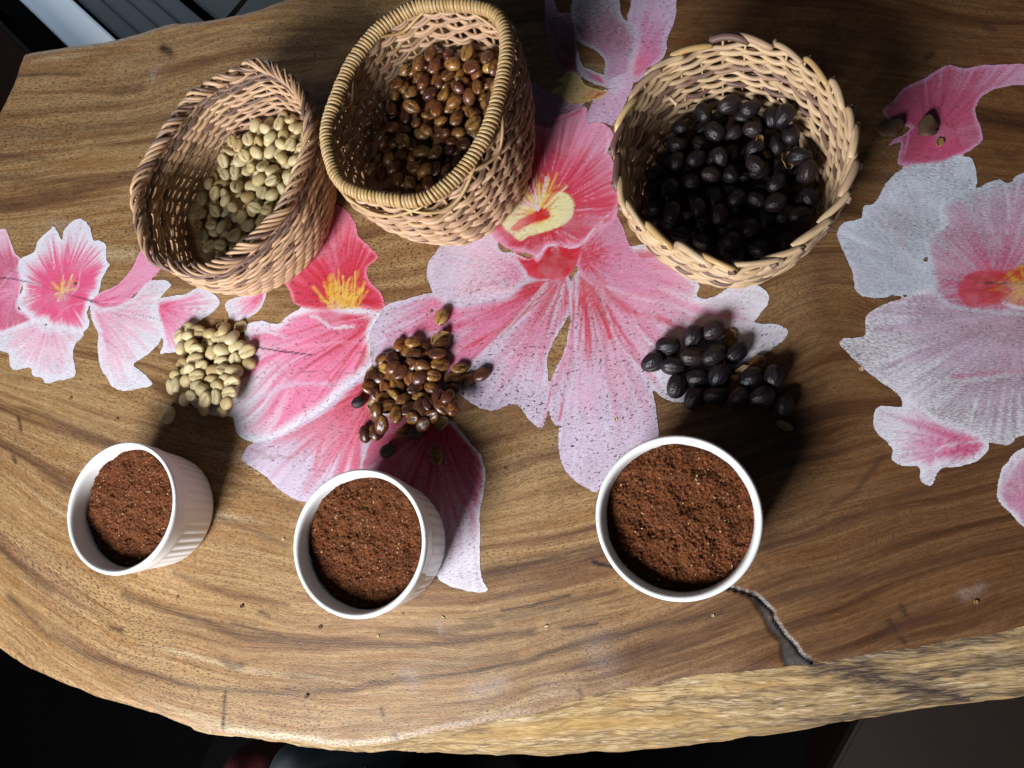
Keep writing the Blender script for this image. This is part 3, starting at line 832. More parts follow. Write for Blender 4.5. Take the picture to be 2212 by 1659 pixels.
for k in range(46):       # white and pink hairs radiating on the lip
    a = -2.9 + 3.0 * k / 45 + random.uniform(-.04, .04)
    r0, r1 = random.uniform(130, 210), random.uniform(240, 340)
    BR.append((L_, 'C', [(800 + r0 * math.cos(a), 300 + r0 * math.sin(a)), (800 + r1 * math.cos(a), 300 + r1 * math.sin(a))], random.uniform(1.2, 3.5), random.choice([srgb(232, 170, 196), srgb(176, 30, 50), srgb(226, 120, 150)]), .55))
for k in range(18):
    a = 0.25 + 2.3 * k / 17
    BR.append((L_, 'C', [(800 + 90 * math.cos(a), 330 + 80 * math.sin(a)), (800 + 200 * math.cos(a), 330 + 150 * math.sin(a))], random.uniform(1, 3), random.choice([WHITE, srgb(160, 30, 54), srgb(230, 190, 210)]), .6))
BR += [
    (L_, 'C', [(850, 610), (760, 720), (600, 840), (430, 920)], 11, srgb(206, 46, 66), .75), (L_, 'C', [(820, 620), (700, 760), (540, 930), (470, 1000)], 7, WHITE, .6),
    (L_, 'C', [(880, 620), (820, 760), (640, 960)], 5, WHITE, .5), (L_, 'C', [(900, 630), (860, 760), (830, 860)], 8, WHITE, .6), (L_, 'C', [(100, 860), (300, 820), (520, 800), (700, 700)], 14, srgb(214, 90, 130), .55),
    (L_, 'C', [(945, 600), (935, 900), (880, 1240)], 5, srgb(206, 46, 66), .8), (L_, 'C', [(1040, 620), (1080, 760), (1110, 860)], 13, srgb(212, 50, 70), .75), (L_, 'C', [(1100, 700), (1140, 860), (1240, 980), (1290, 1000)], 7, srgb(204, 40, 60), .7),
    (L_, 'C', [(1060, 600), (1150, 720), (1380, 800)], 16, srgb(216, 84, 110), .6), (L_, 'C', [(1100, 640), (1250, 690), (1440, 740)], 10, BLUSH, .7), (L_, 'C', [(835, 950), (840, 1100), (800, 1270)], 4, srgb(220, 80, 120), .8),
    (L_, 'C', [(380, 700), (520, 690), (630, 660)], 3, WHITE, .7), (L_, 'C', [(290, 560), (310, 660), (360, 700)], 3, WHITE, .7), (L_, 'C', [(560, 400), (600, 470), (680, 490), (740, 515), (790, 490), (830, 450), (960, 455), (1030, 380), (1110, 300)], 4, WHITE, .8),
    (L_, 'C', [(350, 600), (500, 580), (640, 620)], 12, LAV, .5), (L_, 'C', [(1000, 1000), (1050, 1200), (1020, 1400)], 40, srgb(214, 200, 226), .5), (L_, 'C', [(1130, 1000), (1180, 1150)], 18, srgb(238, 176, 196), .5),
    (L_, 'D', [(520, 60), (640, 120), (780, 120), (900, 160)], 14, srgb(206, 110, 150), .6), (L_, 'D', [(700, 320), (860, 370), (980, 420)], 12, srgb(212, 80, 104), .7), (L_, 'D', [(680, 330), (720, 420), (800, 520)], 7, WHITE, .6),
    (L_, 'D', [(560, 330), (640, 460), (760, 590)], 7, srgb(210, 46, 66), .75), (L_, 'D', [(1040, 300), (1200, 330), (1330, 300)], 22, srgb(216, 140, 180), .5),
    (L_, 'U', [(700, 1050), (800, 1000), (900, 960)], 10, srgb(204, 40, 50), .7), (L_, 'U', [(1140, 1150), (1150, 1230), (1120, 1330)], 8, WHITE, .7), (L_, 'U', [(620, 1100), (630, 1250)], 7, LAV, .6),
]
F_ = 'faded mauve orchid with yellow lip'
BR += [(F_, 'U', [(830, 160), (870, 300), (890, 400), (920, 560)], 8, GREYW, .7), (F_, 'U', [(1180, 20), (1250, 150), (1340, 240), (1380, 320), (1340, 500), (1310, 620)], 8, GREYW, .6), (F_, 'U', [(960, 600), (1060, 620), (1150, 700)], 6, GREYW, .6),
       (F_, 'U', [(640, 820), (700, 750), (800, 740), (880, 770)], 5, srgb(206, 200, 150), .8), (F_, 'U', [(800, 890), (950, 880), (1080, 810), (1150, 775)], 8, srgb(200, 50, 36), .8), (F_, 'U', [(1420, 330), (1480, 440), (1400, 560)], 14, srgb(214, 84, 120), .6)]
R_ = 'white orchid with pink lip'
BR += [(R_, 'R', [(430, 680), (470, 730), (520, 760)], 5, WHITE, .7), (R_, 'R', [(440, 1050), (490, 1090), (580, 1115), (700, 1110), (830, 1080), (950, 1050)], 7, WHITE, .75), (R_, 'R', [(600, 1100), (750, 1085), (900, 1070)], 9, srgb(206, 96, 140), .55),
       (R_, 'R', [(770, 480), (780, 560), (775, 640)], 4, WHITE, .6), (R_, 'R', [(690, 530), (710, 600), (750, 680)], 8, LAV, .5), (R_, 'R', [(640, 780), (720, 800), (830, 800)], 4, srgb(60, 30, 20), .5), (R_, 'R', [(700, 800), (830, 800)], 2, srgb(30, 16, 12), .9),
       (R_, 'R', [(760, 860), (800, 880), (860, 885)], 6, WHITE, .8), (R_, 'R', [(560, 560), (575, 610), (520, 655), (520, 720)], 5, WHITE, .7), (R_, 'R', [(490, 1250), (600, 1290), (690, 1310)], 8, srgb(210, 80, 126), .6), (R_, 'R', [(545, 1390), (560, 1330), (700, 1310)], 5, WHITE, .6),
       (R_, 'R', [(570, 190), (560, 260), (600, 300), (620, 360)], 5, srgb(166, 50, 80), .7), (R_, 'R', [(435, 400), (455, 330), (450, 300)], 4, srgb(220, 160, 190), .7), (R_, 'R', [(770, 1440), (800, 1390), (830, 1360)], 8, WHITE, .7),
       (R_, 'R', [(350, 560), (420, 640), (440, 680)], 12, srgb(206, 180, 200), .45), (R_, 'R', [(330, 910), (420, 860), (480, 850)], 6, srgb(208, 140, 180), .5), (R_, 'R', [(780, 770), (830, 740), (900, 720)], 7, srgb(206, 150, 40), .8),
       (R_, 'R', [(280, 250), (400, 220)], 8, srgb(120, 30, 50), .5)]

for fi, (fname, petals) in enumerate(FLOWERS.items()):
    polys = [catmull([P(*fr(k, p))[:2] for p in pts], 5) for k, pts, *_ in petals]
    allp = np.vstack(polys)
    X, Y, nx = grid_in(allp, 0.001)
    # painted petals end at the table's own rim
    pxx, pyy = unproject(X, Y)
    un = np.full(X.shape, -1.0)
    rgb = np.zeros((len(X), 3))
    wear = np.zeros(len(X))
    for pi, ((k, pts, foc, c0, c1, c2, rw, wr), pl) in enumerate(zip(petals, polys)):
        lo, hi = pl.min(0) - .003, pl.max(0) + .003
        sel = (X > lo[0]) & (X < hi[0]) & (Y > lo[1]) & (Y < hi[1])
        if not sel.any():
            continue
        xs, ys = X[sel], Y[sel]
        sdm = poly_sdf(xs, ys, pl)
        ragged = (fbm(xs * 300, ys * 300, fi * 9 + pi) - 0.5) * 0.0012
        sdm = sdm + ragged
        f = P(*fr(k, foc))[:2]
        dx, dy = xs - f[0], ys - f[1]
        r = np.hypot(dx, dy)
        ang = np.arctan2(dy, dx)
        ang = ang + (fbm(r * 14, ang * 1.5, pi + 5, 2) - 0.5) * 0.25
        rn = r / max(r[sdm > 0].max() if (sdm > 0).any() else 1, 1e-6)
        streak = fbm(ang * 22, r * 10 + pi * 3, fi * 7 + pi, 3)
        streak2 = fbm(ang * 50, r * 30, fi * 5 + pi + 50, 2)
        t = np.clip(rn * 1.2 + (streak - 0.5) * 0.7 + (streak2 - .5) * .3, 0, 1)
        t1, t2 = smoothstep(0.05, 0.5, t)[:, None], smoothstep(0.5, 1.0, t)[:, None]
        col = c0 * (1 - t1) + c1 * t1
        col = col * (1 - t2 * .92) + c2 * t2 * .92
        rim_w = rw * 0.00040 * (0.5 + 1.2 * fbm(ang * 9, r * 3, pi + 77))
        rim = smoothstep(1.5, 0.25, sdm / rim_w)[:, None]
        col = col * (1 - rim * .95) + np.maximum(c2 * 1.04, col) * rim * .95
        col = col * (0.86 + 0.28 * streak2[:, None])
        a = smoothstep(-0.0005, 0.0006, sdm)
        old = rgb[sel]
        ex_ = un[sel] > -0.0012
        mixa = np.where(ex_, a, (sdm > -0.002) * 1.0)[:, None]
        rgb[sel] = old * (1 - mixa) + col * mixa
        wear[sel] = wear[sel] * (1 - mixa[:, 0]) + wr * mixa[:, 0]
        un[sel] = np.maximum(un[sel], sdm)
    for (bf, k, pts, w, c, op) in BR:
        if bf != fname:
            continue
        pp = catmull([fr(k, p) for p in pts], 5, False) if len(pts) > 2 else np.array([fr(k, p) for p in pts], float)
        sel = (pxx > pp[:, 0].min() - 40) & (pxx < pp[:, 0].max() + 40) & (pyy > pp[:, 1].min() - 40) & (pyy < pp[:, 1].max() + 40)
        ww = w * (FR[k][2] if k != 'P' else 1) * 1.25
        wobx = (fbm(pxx[sel] / 14, pyy[sel] / 14, 61) - .5) * ww * 1.6
        d = line_dist(pxx[sel] + wobx, pyy[sel] - wobx, pp)
        dirx, diry = pp[-1] - pp[0]
        ll = math.hypot(dirx, diry) + 1e-6
        ac = (pxx[sel] * -diry + pyy[sel] * dirx) / ll
        al_ = (pxx[sel] * dirx + pyy[sel] * diry) / ll
        br = fbm(ac / 3.0, al_ / 50, 71, 3)
        a = (smoothstep(1.25, 0.35, d / ww) * op * smoothstep(0.22, 0.6, br))[:, None]
        rgb[sel] = rgb[sel] * (1 - a) + c * a
    ins = un > 0
    used, q = clip_grid(X, Y, nx, ins)
    x, y, s = X[used].copy(), Y[used].copy(), un[used]
    # draw the rim vertices onto the painted outline
    G = un.reshape(-1, nx)
    gyy, gxx = np.gradient(G, 0.001)
    gxx, gyy = gxx.ravel()[used], gyy.ravel()[used]
    g2 = np.maximum(gxx ** 2 + gyy ** 2, 0.3)
    mv = (s < 0)
    st_ = np.clip(-s, 0, 0.0013) * mv
    x, y = x + gxx / g2 * st_, y + gyy / g2 * st_
    tz = (fbm(x * 9, y * 9, 2) - 0.5) * 0.0016
    # keep paint on the slab
    c_rgb = np.clip(rgb[used] * 1.02, 0.01, 0.9)
    me = mesh_np('painted_orchid', np.stack([x, y, tz + 0.75 + 0.00030], 1), q, M['paint'])
    px, py = unproject(x, y)
    attr(me, 'grain', 'FLOAT_VECTOR', grain_of(px, py))
    attr(me, 'Col', 'FLOAT_COLOR', np.column_stack([c_rgb, wear[used]]))
    tick = {0: .25, 1: .6, 2: 1.0, 3: .5, 4: .45}[fi]
    lowp = smoothstep(500, 900, py) if fi == 2 else np.ones(len(px))
    attr(me, 'tick', 'FLOAT', tick * (0.35 + 0.65 * lowp))
    po = obj('painted_orchid', me, table)
    po['label'] = 'painted ' + fname


# ------------------------------------------------------------------ tubes and baskets
def tube(path, rad, n=7, closed=False, ref='z', flat=1.0, taper=0.0, seed=0):
    """tube along a path; frame from a fixed reference direction; returns verts, faces, st"""
    p = np.asarray(path, float)
    k = len(p)
    if closed:
        tg = np.roll(p, -1, 0) - np.roll(p, 1, 0)
    else:
        tg = np.gradient(p, axis=0)
    tg /= np.linalg.norm(tg, axis=1)[:, None] + 1e-12
    if isinstance(ref, str):
        rf = np.tile([0, 0, 1.0], (k, 1))
    else:
        rf = np.asarray(ref, float)
        if rf.ndim == 1:
            rf = np.tile(rf, (k, 1))
    b = np.cross(tg, rf)
    b /= np.linalg.norm(b, axis=1)[:, None] + 1e-12
    c = np.cross(b, tg)
    th = np.linspace(0, 2 * np.pi, n, endpoint=False)
    r = np.full(k, rad) if np.isscalar(rad) else np.asarray(rad)
    if taper and not closed:
        u = np.linspace(0, 1, k)
        r = r * (1 - taper * np.maximum(0, np.abs(u - .5) * 2 - .7) / .3)
    V = p[:, None, :] + r[:, None, None] * (np.cos(th)[None, :, None] * b[:, None, :] * flat + np.sin(th)[None, :, None] * c[:, None, :])
    L = np.concatenate([[0], np.cumsum(np.linalg.norm(np.diff(p, axis=0), axis=1))]) * 1000
    st = np.stack([np.repeat(L, n), np.tile(np.abs(th - np.pi), k), np.zeros(k * n)], 1)
    V = V.reshape(-1, 3)
    f = []
    kk = k if closed else k - 1
    j = np.arange(n)
    for i_ in range(kk):
        a = i_ * n
        bq = ((i_ + 1) % k) * n
        f.append(np.stack([a + j, a + (j + 1) % n, bq + (j + 1) % n, bq + j], 1))
    f = np.vstack(f)
    if not closed:   # caps as collapsed quads
        c0, c1 = len(V), len(V) + 1
        V = np.vstack([V, p[:1], p[-1:]])
        st = np.vstack([st, st[:1], st[-1:]])
        cap0 = np.stack([np.full(n, c0), (j + 1) % n, j, np.full(n, c0)], 1)
        e = (k - 1) * n
        cap1 = np.stack([np.full(n, c1), e + j, e + (j + 1) % n, np.full(n, c1)], 1)
        f = [list(map(int, x_)) for x_ in f] + [list(map(int, x_[:3])) for x_ in cap0] + [list(map(int, x_[:3])) for x_ in cap1]
    return V, f, st


def strand(name, parent, path, rad, mat, org, **kw):
    V, f, st = tube(path, rad, **kw)
    me = mesh_np(name, V - org, f, mat)
    attr(me, 'st', 'FLOAT_VECTOR', st)
    return obj(name, me, parent)


class Basket:
    def __init__(s, rim_px, h, lean, profile, label, round_base=0.6):
        s.h = h
        w = np.array([P(a, b, h)[:2] for a, b in rim_px])
        w = catmull(w, 8)
        s.c = (w.min(0) + w.max(0)) / 2
        d = w - s.c
        ang = np.unwrap(np.arctan2(d[:, 1], d[:, 0]))
        if ang[-1] < ang[0]:
            ang, d = ang[::-1], d[::-1]
        rr = np.hypot(d[:, 0], d[:, 1])
        s.ta = np.linspace(-np.pi, np.pi, 361)
        base = ang - ang[0]
        s.tr = np.interp((s.ta - ang[0]) % (2 * np.pi), np.append(base, base[0] + 2 * np.pi), np.append(rr, rr[0]))
        k = np.exp(-np.linspace(-2, 2, 13) ** 2)
        k /= k.sum()
        s.tr = np.convolve(np.concatenate([s.tr[-7:-1], s.tr, s.tr[1:7]]), k, 'valid')
        s.rm = s.tr.mean()
        s.lean = np.array(lean)
        s.prof = np.array(profile)
        s.rb = round_base
        s.root = empty('woven_basket', (s.c[0], s.c[1], 0))
        tag(s.root, label, 'basket', 'woven cane baskets of coffee')
        s.org = np.array([s.c[0], s.c[1], 0])

    def R(s, th, t):
        r = np.interp((th + np.pi) % (2 * np.pi) - np.pi, s.ta, s.tr)
        t = np.clip(t, 0, 1.2)
        mixr = (1 - t) * s.rb
        r = r * (1 - mixr) + s.rm * mixr
        return r * np.interp(t, s.prof[:, 0], s.prof[:, 1])

    def pt(s, th, t, off=0.0, dz=0.0):
        r = s.R(th, t) + off
        cx = s.c[0] + s.lean[0] * (1 - t)
        cy = s.c[1] + s.lean[1] * (1 - t)
        return np.stack([cx + r * np.cos(th), cy + r * np.sin(th), s.h * t + dz + 0 * th], -1)

    def base(s, mat, z0=0.0015):
        th = np.linspace(0, 2 * np.pi, 64, endpoint=False)
        o = s.pt(th, z0 / s.h + 0 * th, -0.001)
        V = np.vstack([np.column_stack([o[:, :2], np.full(64, z0)]), np.column_stack([o[:, :2], np.full(64, z0 + .0035)])]) - s.org
        f = [list(range(63, -1, -1)), list(range(64, 128))] + [[k, (k + 1) % 64, 64 + (k + 1) % 64, 64 + k] for k in range(64)]
        me = mesh_np('base', V, f, mat, False)
        attr(me, 'st', 'FLOAT_VECTOR', V * 1000)
        obj('base', me, s.root)

    def stakes(s, N, r, mat, top=1.0, jit=0.0):
        for k in range(N):
            th0 = 2 * np.pi * (k + 0.5) / N
            t = np.linspace(0.03, top, 12)
            p = s.pt(th0 + 0 * t + jit * np.sin(t * 5 + k), t)
            strand('stake', s.root, p, r, mat, s.org, n=6, ref=np.array([-math.sin(th0), math.cos(th0), 0]))

    def weave(s, N, rows, r, amp, group, mat_of, t0=0.03, t1=0.95, wob=0.0006, per=6, zamp=0.0, flat=1.0, shift=None):
        th = np.linspace(0, 2 * np.pi, N * per, endpoint=False)
        for i_ in range(rows):
            t = t0 + (t1 - t0) * i_ / (rows - 1)
            ph = math.pi * ((i_ // group) % 2) if shift is None else i_ * shift
            a = amp * (0.85 + 0.3 * random.random())
            w1, w2 = random.uniform(0, 9), random.uniform(0, 9)
            dz = wob * (np.sin(3 * th + w1) + 0.8 * np.sin(7 * th + w2) + 0.5 * np.sin(13 * th + w1 * 3))
            sgn = np.cos(N / 2 * th - N / 2 * np.pi / N + ph)
            wave = np.sign(sgn) * np.abs(sgn) ** 0.75
            dz = dz + zamp * np.sin(N / 2 * th + ph + 0.6)
            p = s.pt(th, t + 0 * th, a * wave, dz)
            rad = r * (0.88 + 0.24 * random.random()) * (1 + 0.10 * np.sin(2 * th + w1) + 0.06 * np.sin(N / 3 * th + w2))
            strand('weaver_strand', s.root, p, rad, mat_of(i_, rows), s.org, n=8, closed=True, flat=flat)


RIM1 = [(553, 137), (593, 150), (634, 178), (658, 215), (671, 258), (671, 305), (650, 365), (621, 438), (586, 482), (551, 518), (508, 553), (463, 580), (410, 583), (345, 566), (315, 530), (302, 472), (296, 412),
        (315, 358), (352, 298), (388, 247), (418, 211), (455, 184), (503, 160)]
RIM2 = [(955, 9), (1005, 12), (1057, 23), (1083, 46), (1095, 85), (1094, 133), (1081, 197), (1057, 272), (1023, 333), (981, 383), (934, 419), (896, 432), (840, 429), (776, 416), (735, 391), (717, 349), (708, 305), (712, 262),
        (724, 227), (744, 171), (770, 119), (812, 65), (842, 42), (875, 23), (905, 11)]
RIM3 = [(1592, 86), (1645, 95), (1710, 118), (1767, 158), (1803, 198), (1828, 246), (1844, 306), (1840, 363), (1825, 416), (1788, 468), (1724, 530), (1662, 562), (1604, 577), (1533, 563), (1452, 526), (1397, 489), (1350, 438),
        (1336, 382), (1332, 314), (1350, 253), (1386, 190), (1430, 143), (1497, 110), (1556, 91)]

# -- basket with braided rim
b1 = Basket(RIM1, 0.064, (-0.007, -0.009), [(0, 0.80), (0.12, 0.88), (0.45, 0.99), (0.8, 1.0), (1.2, 0.985)],
            'small oval cane basket with braided rim and dark purple band, holding pale beans')
b1.base(M['cane'], .013)
b1.stakes(40, 0.0006, M['cane'])


def m1(i_, n):
    if i_ in (n - 3, n - 4, n - 5):
        return M['cane_dark']
    return M['cane'] if random.random() < .95 else M['cane_dark']


b1.weave(40, 27, 0.00122, 0.00105, 3, m1, 0.03, 0.95, 0.0005, 7, 0.0003, 1.0, 2.75)
NBR = 40
for k in range(NBR):
    th0 = 2 * np.pi * k / NBR
    d_ = 2 * np.pi / NBR
    for e in range(2):
        u = np.linspace(0, 1, 16)
        al = np.radians(215 - 262 * u)          # inside, over the top, down the outside
        rho = 0.0031 + 0.0012 * random.random()
        th = th0 + d_ * (random.uniform(2.0, 2.7) * u + 0.42 * e + random.uniform(-.15, .15))
        p = b1.pt(th, 1.0 + 0 * u, rho * np.cos(al) * 0.95, rho * np.sin(al) * 1.05 - 0.0006)
        nrm = np.stack([np.cos(th) * np.cos(al), np.sin(th) * np.cos(al), np.sin(al)], 1)
        strand('braid_strand', b1.root, p, 0.00100 + 0.0004 * random.random(), M['cane_dark'] if random.random() < .24 else M['cane'], b1.org, n=6, ref=nrm, taper=.5)

# -- basket with wrapped rim
b2 = Basket(RIM2, 0.078, (0.001, -0.008), [(0, 0.80), (0.1, 0.9), (0.4, 1.02), (0.75, 1.06), (1.0, 1.0), (1.2, 1.0)],
            'tall cane basket with tightly wrapped golden rim, holding sticky brown beans')
b2.base(M['cane'], .026)
b2.stakes(36, 0.0010, M['cane'], 0.97)
b2.weave(36, 34, 0.00128, 0.0016, 2, lambda i_, n: M['cane'] if random.random() < .93 else M['cane_dark'], 0.02, 0.955, 0.0008, 6, 0.0008)
thr = np.linspace(0, 2 * np.pi, 160, endpoint=False)
hz = 0.0012 * np.sin(2 * thr + 1.0)
core = b2.pt(thr, 1 + 0 * thr, 0, hz)
strand('rim_core', b2.root, core, 0.0034, M['cane_gold'], b2.org, n=10, closed=True)
tv, tf = [], []
for a in range(14):
    A = 2 * np.pi * a / 14
    for c in range(6):
        B = 2 * np.pi * c / 6
        rr = 0.00385 + 0.00055 * math.cos(B)
        tv.append((0.00112 * math.sin(B), rr * math.cos(A), rr * math.sin(A)))
        tf.append((a * 6 + c, ((a + 1) % 14) * 6 + c, ((a + 1) % 14) * 6 + (c + 1) % 6, a * 6 + (c + 1) % 6))
coil = mesh_np('binding_coil', tv, np.array(tf), M['cane_gold'])
attr(coil, 'st', 'FLOAT_VECTOR', [(v[1] * 3000, v[0] * 2000, 0) for v in tv])
closed_core = np.vstack([core, core[:1]])
cl = np.concatenate([[0], np.cumsum(np.linalg.norm(np.diff(closed_core, axis=0), axis=1))])
NC = int(cl[-1] / 0.00235)
for k in range(NC):
    sarc = cl[-1] * (k + random.uniform(-.12, .12)) / NC
    pos = np.array([np.interp(sarc, cl, closed_core[:, j]) for j in range(3)])
    nxt = np.array([np.interp((sarc + 0.002) % cl[-1], cl, closed_core[:, j]) for j in range(3)])
    o = obj('binding_coil', coil, b2.root)
    q_ = Vector(nxt - pos).to_track_quat('X', 'Z')
    mm = Matrix.Translation(Vector(pos - b2.org)) @ q_.to_matrix().to_4x4() @ Matrix.Rotation(random.uniform(-.02, .10) + .12, 4, 'Z') @ Matrix.Scale(random.uniform(.97, 1.05), 4)
    o.matrix_local = mm
for th0, dth in ((2.6, 0.5), (3.9, 0.9), (5.3, 0.7), (0.4, 0.6), (1.5, .6), (4.6, .8)):     # loose cane tails under the rim
    u = np.linspace(0, 1, 24)
    for sg in (1, -1):
        p = b2.pt(th0 + dth * u, 0.97 - 0.09 * np.sin(u * np.pi) + 0.01 * np.sin(u * 9), sg * (0.0032 + 0.0012 * np.sin(u * np.pi)))
        strand('loose_cane', b2.root, p, 0.0010, M['cane_gold'], b2.org, n=6, taper=.4)

# -- round basket with folded scallop rim
b3 = Basket(RIM3, 0.058, (-0.002, -0.003), [(0, 0.80), (0.1, 0.86), (0.45, 0.95), (0.8, 0.99), (1.2, 1.02)],
            'round cane basket with thick folded scallop rim, holding black dried cherries')
b3.base(M['cane_dark'], .0015)
b3.stakes(34, 0.0007, M['cane_pale'])
b3.weave(34, 21, 0.00150, 0.0013, 2, lambda i_, n: M['cane_pale'] if random.random() < .93 else M['cane_dark'], 0.04, 0.94, 0.0008, 7, 0.0004, 1.0, 2.70)
NF = 23
for k in range(NF):
    d_ = 2 * np.pi / NF
    th0 = d_ * (k + random.uniform(-.22, .22))
    u = np.linspace(0, 1, 18)
    ln = random.uniform(1.15, 1.45)
    th = th0 + d_ * ln * u
    amp = random.uniform(.4, 1.1)
    off = -0.0014 + 0.0030 * smoothstep(0.0, 1.0, u)
    dz = 0.0002 + 0.0026 * amp * np.sin(np.pi * u) ** .8 - 0.0015 * (u > .9)
    p = b3.pt(th, 1.0 + 0 * u, off, dz)
    for e in range(1):
        pe = p
        strand('folded_stake', b3.root, pe, random.uniform(.0015, .0020), M['cane_dark'] if random.random() < .10 else random.choice([M['cane_pale'], M['cane_pale'], M['cane_gold']]), b3.org, n=8, taper=.25, flat=1.15)
    # stub of the cut stake
    u2 = np.linspace(0, 1, 5)
    th2 = th0 + d_ * (0.98 + .16 * u2)
    p2 = b3.pt(th2, 1 + 0 * u2, 0.0030 + 0 * u2, -0.0010 + 0.002 * u2)
    strand('stake_end', b3.root, p2, 0.0016, M['cane_dark'], b3.org, n=6)
# splinter poking into the round basket
a0, a1 = P(1447, 210, 0.050), P(1462, 226, 0.050)
strand('splinter', b3.root, np.linspace(a0, a1, 5), 0.0011, M['cane_pale'], b3.org, n=6)


# ------------------------------------------------------------------ ramekins and ground coffee
RO, RH = 0.0425, 0.046


def flute_fn(prof):
    def f(j, r, th):
        if prof[j][2]:
            return r + 0.00075 * prof[j][2] * (np.abs(np.sin(th * 21)) ** 0.7 - 0.6)
        return np.full(len(th), r)
    return f


def ramekin(px, py, label, level, slope, seed, r=RO):
    c = P(px, py, RH)
    root = empty('ramekin', (c[0], c[1], 0))
    tag(root, label, 'ramekin', 'white fluted ramekins of ground coffee')
    k = r / RO
    body = [(0.0005, 0.0005, 0), (0.032, 0.0005, 0), (0.0355, 0.0008, 0), (0.0368, 0.0022, 0), (0.0372, 0.004, .7), (0.0378, 0.008, 1), (0.0388, 0.018, 1), (0.0397, 0.028, 1), (0.0401, 0.0305, .8), (0.0403, 0.0318, .3), (0.0405, 0.0324, 0)]
    V_, F2 = lathe([(a * k, b) for a, b, _ in body], 252, lambda j, rr, th: flute_fn(body)(j, rr, th))
    obj('fluted_wall', mesh_np('fluted_wall', V_, F2, M['porcelain']), root)
    rim = [(0.0403, 0.0323), (0.0410, 0.0325), (0.0414, 0.0332), (0.0416, 0.036), (0.0421, 0.0425), (0.0424, 0.0442), (0.0421, 0.0454), (0.0413, 0.0460), (0.0403, 0.0459), (0.0394, 0.0452), (0.0388, 0.0440), (0.0384, 0.042),
           (0.0376, 0.034), (0.0366, 0.022), (0.0355, 0.012), (0.033, 0.0065), (0.026, 0.005), (0.0005, 0.005)]
    V_, F2 = lathe([(a * k, b) for a, b in rim], 128)
    obj('rim', mesh_np('rim', V_, F2, M['porcelain']), root)
    # coffee: top-level stuff filling the cup
    R = 0.0381 * k
    st = 0.00052
    g = np.arange(-R - 2 * st, R + 2 * st, st)
    gx, gy = np.meshgrid(g, g)
    n_ = gx.shape[1]
    X, Y = gx.ravel(), gy.ravel()
    rr = np.hypot(X, Y)
    used, q = clip_grid(X, Y, n_, rr < R)
    x, y, rr = X[used].copy(), Y[used].copy(), rr[used]
    m_ = rr > R
    x[m_], y[m_] = x[m_] / rr[m_] * R, y[m_] / rr[m_] * R
    rs = np.random.default_rng(seed)
    lump = (fbm(x * 160, y * 160, seed, 3) - .5) * 0.0034 + (fbm(x * 55, y * 55, seed + 4, 2) - .5) * 0.004
    x = x + rs.normal(0, 0.00010, len(x))
    y = y + rs.normal(0, 0.00010, len(x))
    z = level + slope[0] * x + slope[1] * y + lump + rs.normal(0, 0.00034, len(x)) + (fbm(x * 900, y * 900, seed + 2, 2) - .5) * 0.0011
    z = z - smoothstep(R - .003, R, rr) * 0.0008
    base = np.array([0.128, 0.036, 0.0108])
    var = rs.random(len(x))[:, None]
    colr = base * (0.32 + 1.4 * var)
    lightg = (rs.random(len(x)) < 0.05)
    colr[lightg] = np.array([0.30, 0.14, 0.06]) * (0.7 + .6 * rs.random((lightg.sum(), 1)))
    orange = smoothstep(.55, .75, fbm(x * 120, y * 120, seed + 8, 2))[:, None]
    colr = colr * (1 - .45 * orange) + np.array([0.150, 0.050, 0.014]) * .45 * orange
    # solid bed below
    bv, bf = lathe([(0.0005, 0.0056), (0.025 * k, 0.0056), (0.032 * k, 0.0075), (0.0345 * k, 0.013), (0.0362 * k, 0.028), (0.0005, 0.028)], 40)
    nv = len(x)
    V_ = np.vstack([np.column_stack([x, y, z]), bv])
    F2 = np.vstack([q, bf + nv])
    me = mesh_np('ground_coffee', V_, F2, M['coffee'])
    attr(me, 'Col', 'FLOAT_COLOR', np.column_stack([np.vstack([colr, np.tile(base, (len(bv), 1))]), np.ones(len(V_))]))
    gc = obj('ground_coffee', me, None, (c[0], c[1], 0))
    tag(gc, label[1], 'coffee', None, 'stuff') if False else None
    # chaff flecks
    fv, ff = [], []
    for _ in range(70):
        rad, an = R * .95 * math.sqrt(rs.random()), rs.random() * 6.283
        cx, cy = rad * math.cos(an), rad * math.sin(an)
        near = np.argmin((x - cx) ** 2 + (y - cy) ** 2)
        L, w_ = rs.uniform(.0002, .0008), rs.uniform(.00015, .00036)
        if rs.random() < .06:
            L, w_ = L * 1.7, w_ * 1.6
        ya = rs.random() * 6.283
        tl = rs.uniform(-.5, .5)
        b0 = len(fv)
        for sx, sy in ((-1, 0), (-.3, -1), (.6, -.8), (1, 0), (.4, 1), (-.5, .8)):
            lx, ly = sx * L, sy * w_
            fv.append((cx + lx * math.cos(ya) - ly * math.sin(ya), cy + lx * math.sin(ya) + ly * math.cos(ya), z[near] + 0.00075 + lx * tl))
        ff.append(list(range(b0, b0 + 6)))
    fo = obj('chaff_fleck', mesh_np('chaff_fleck', fv, ff, M['fleck'], False), gc)
    fo['kind'] = 'stuff'
    return root, gc


_, g1 = ramekin(259, 1096, 'white fluted ramekin whose ribbed side shows most, near the lone pale bean', 0.0368, (0.07, 0.09), 11)
tag(g1, 'reddish brown ground coffee lying unevenly in the ramekin near the pale bean heap', 'ground coffee', kind='stuff')
_, g2 = ramekin(773, 1172, 'white fluted ramekin standing on the painted petal below the brown bean heap', 0.0372, (0.03, 0.07), 12)
tag(g2, 'reddish brown ground coffee in the ramekin below the brown bean heap', 'ground coffee', kind='stuff')
_, g3 = ramekin(1462, 1116, 'white fluted ramekin standing beside the crack in the table', 0.0385, (0.03, 0.05), 13)
tag(g3, 'dark clumpy ground coffee in the ramekin beside the crack in the table', 'ground coffee', kind='stuff')


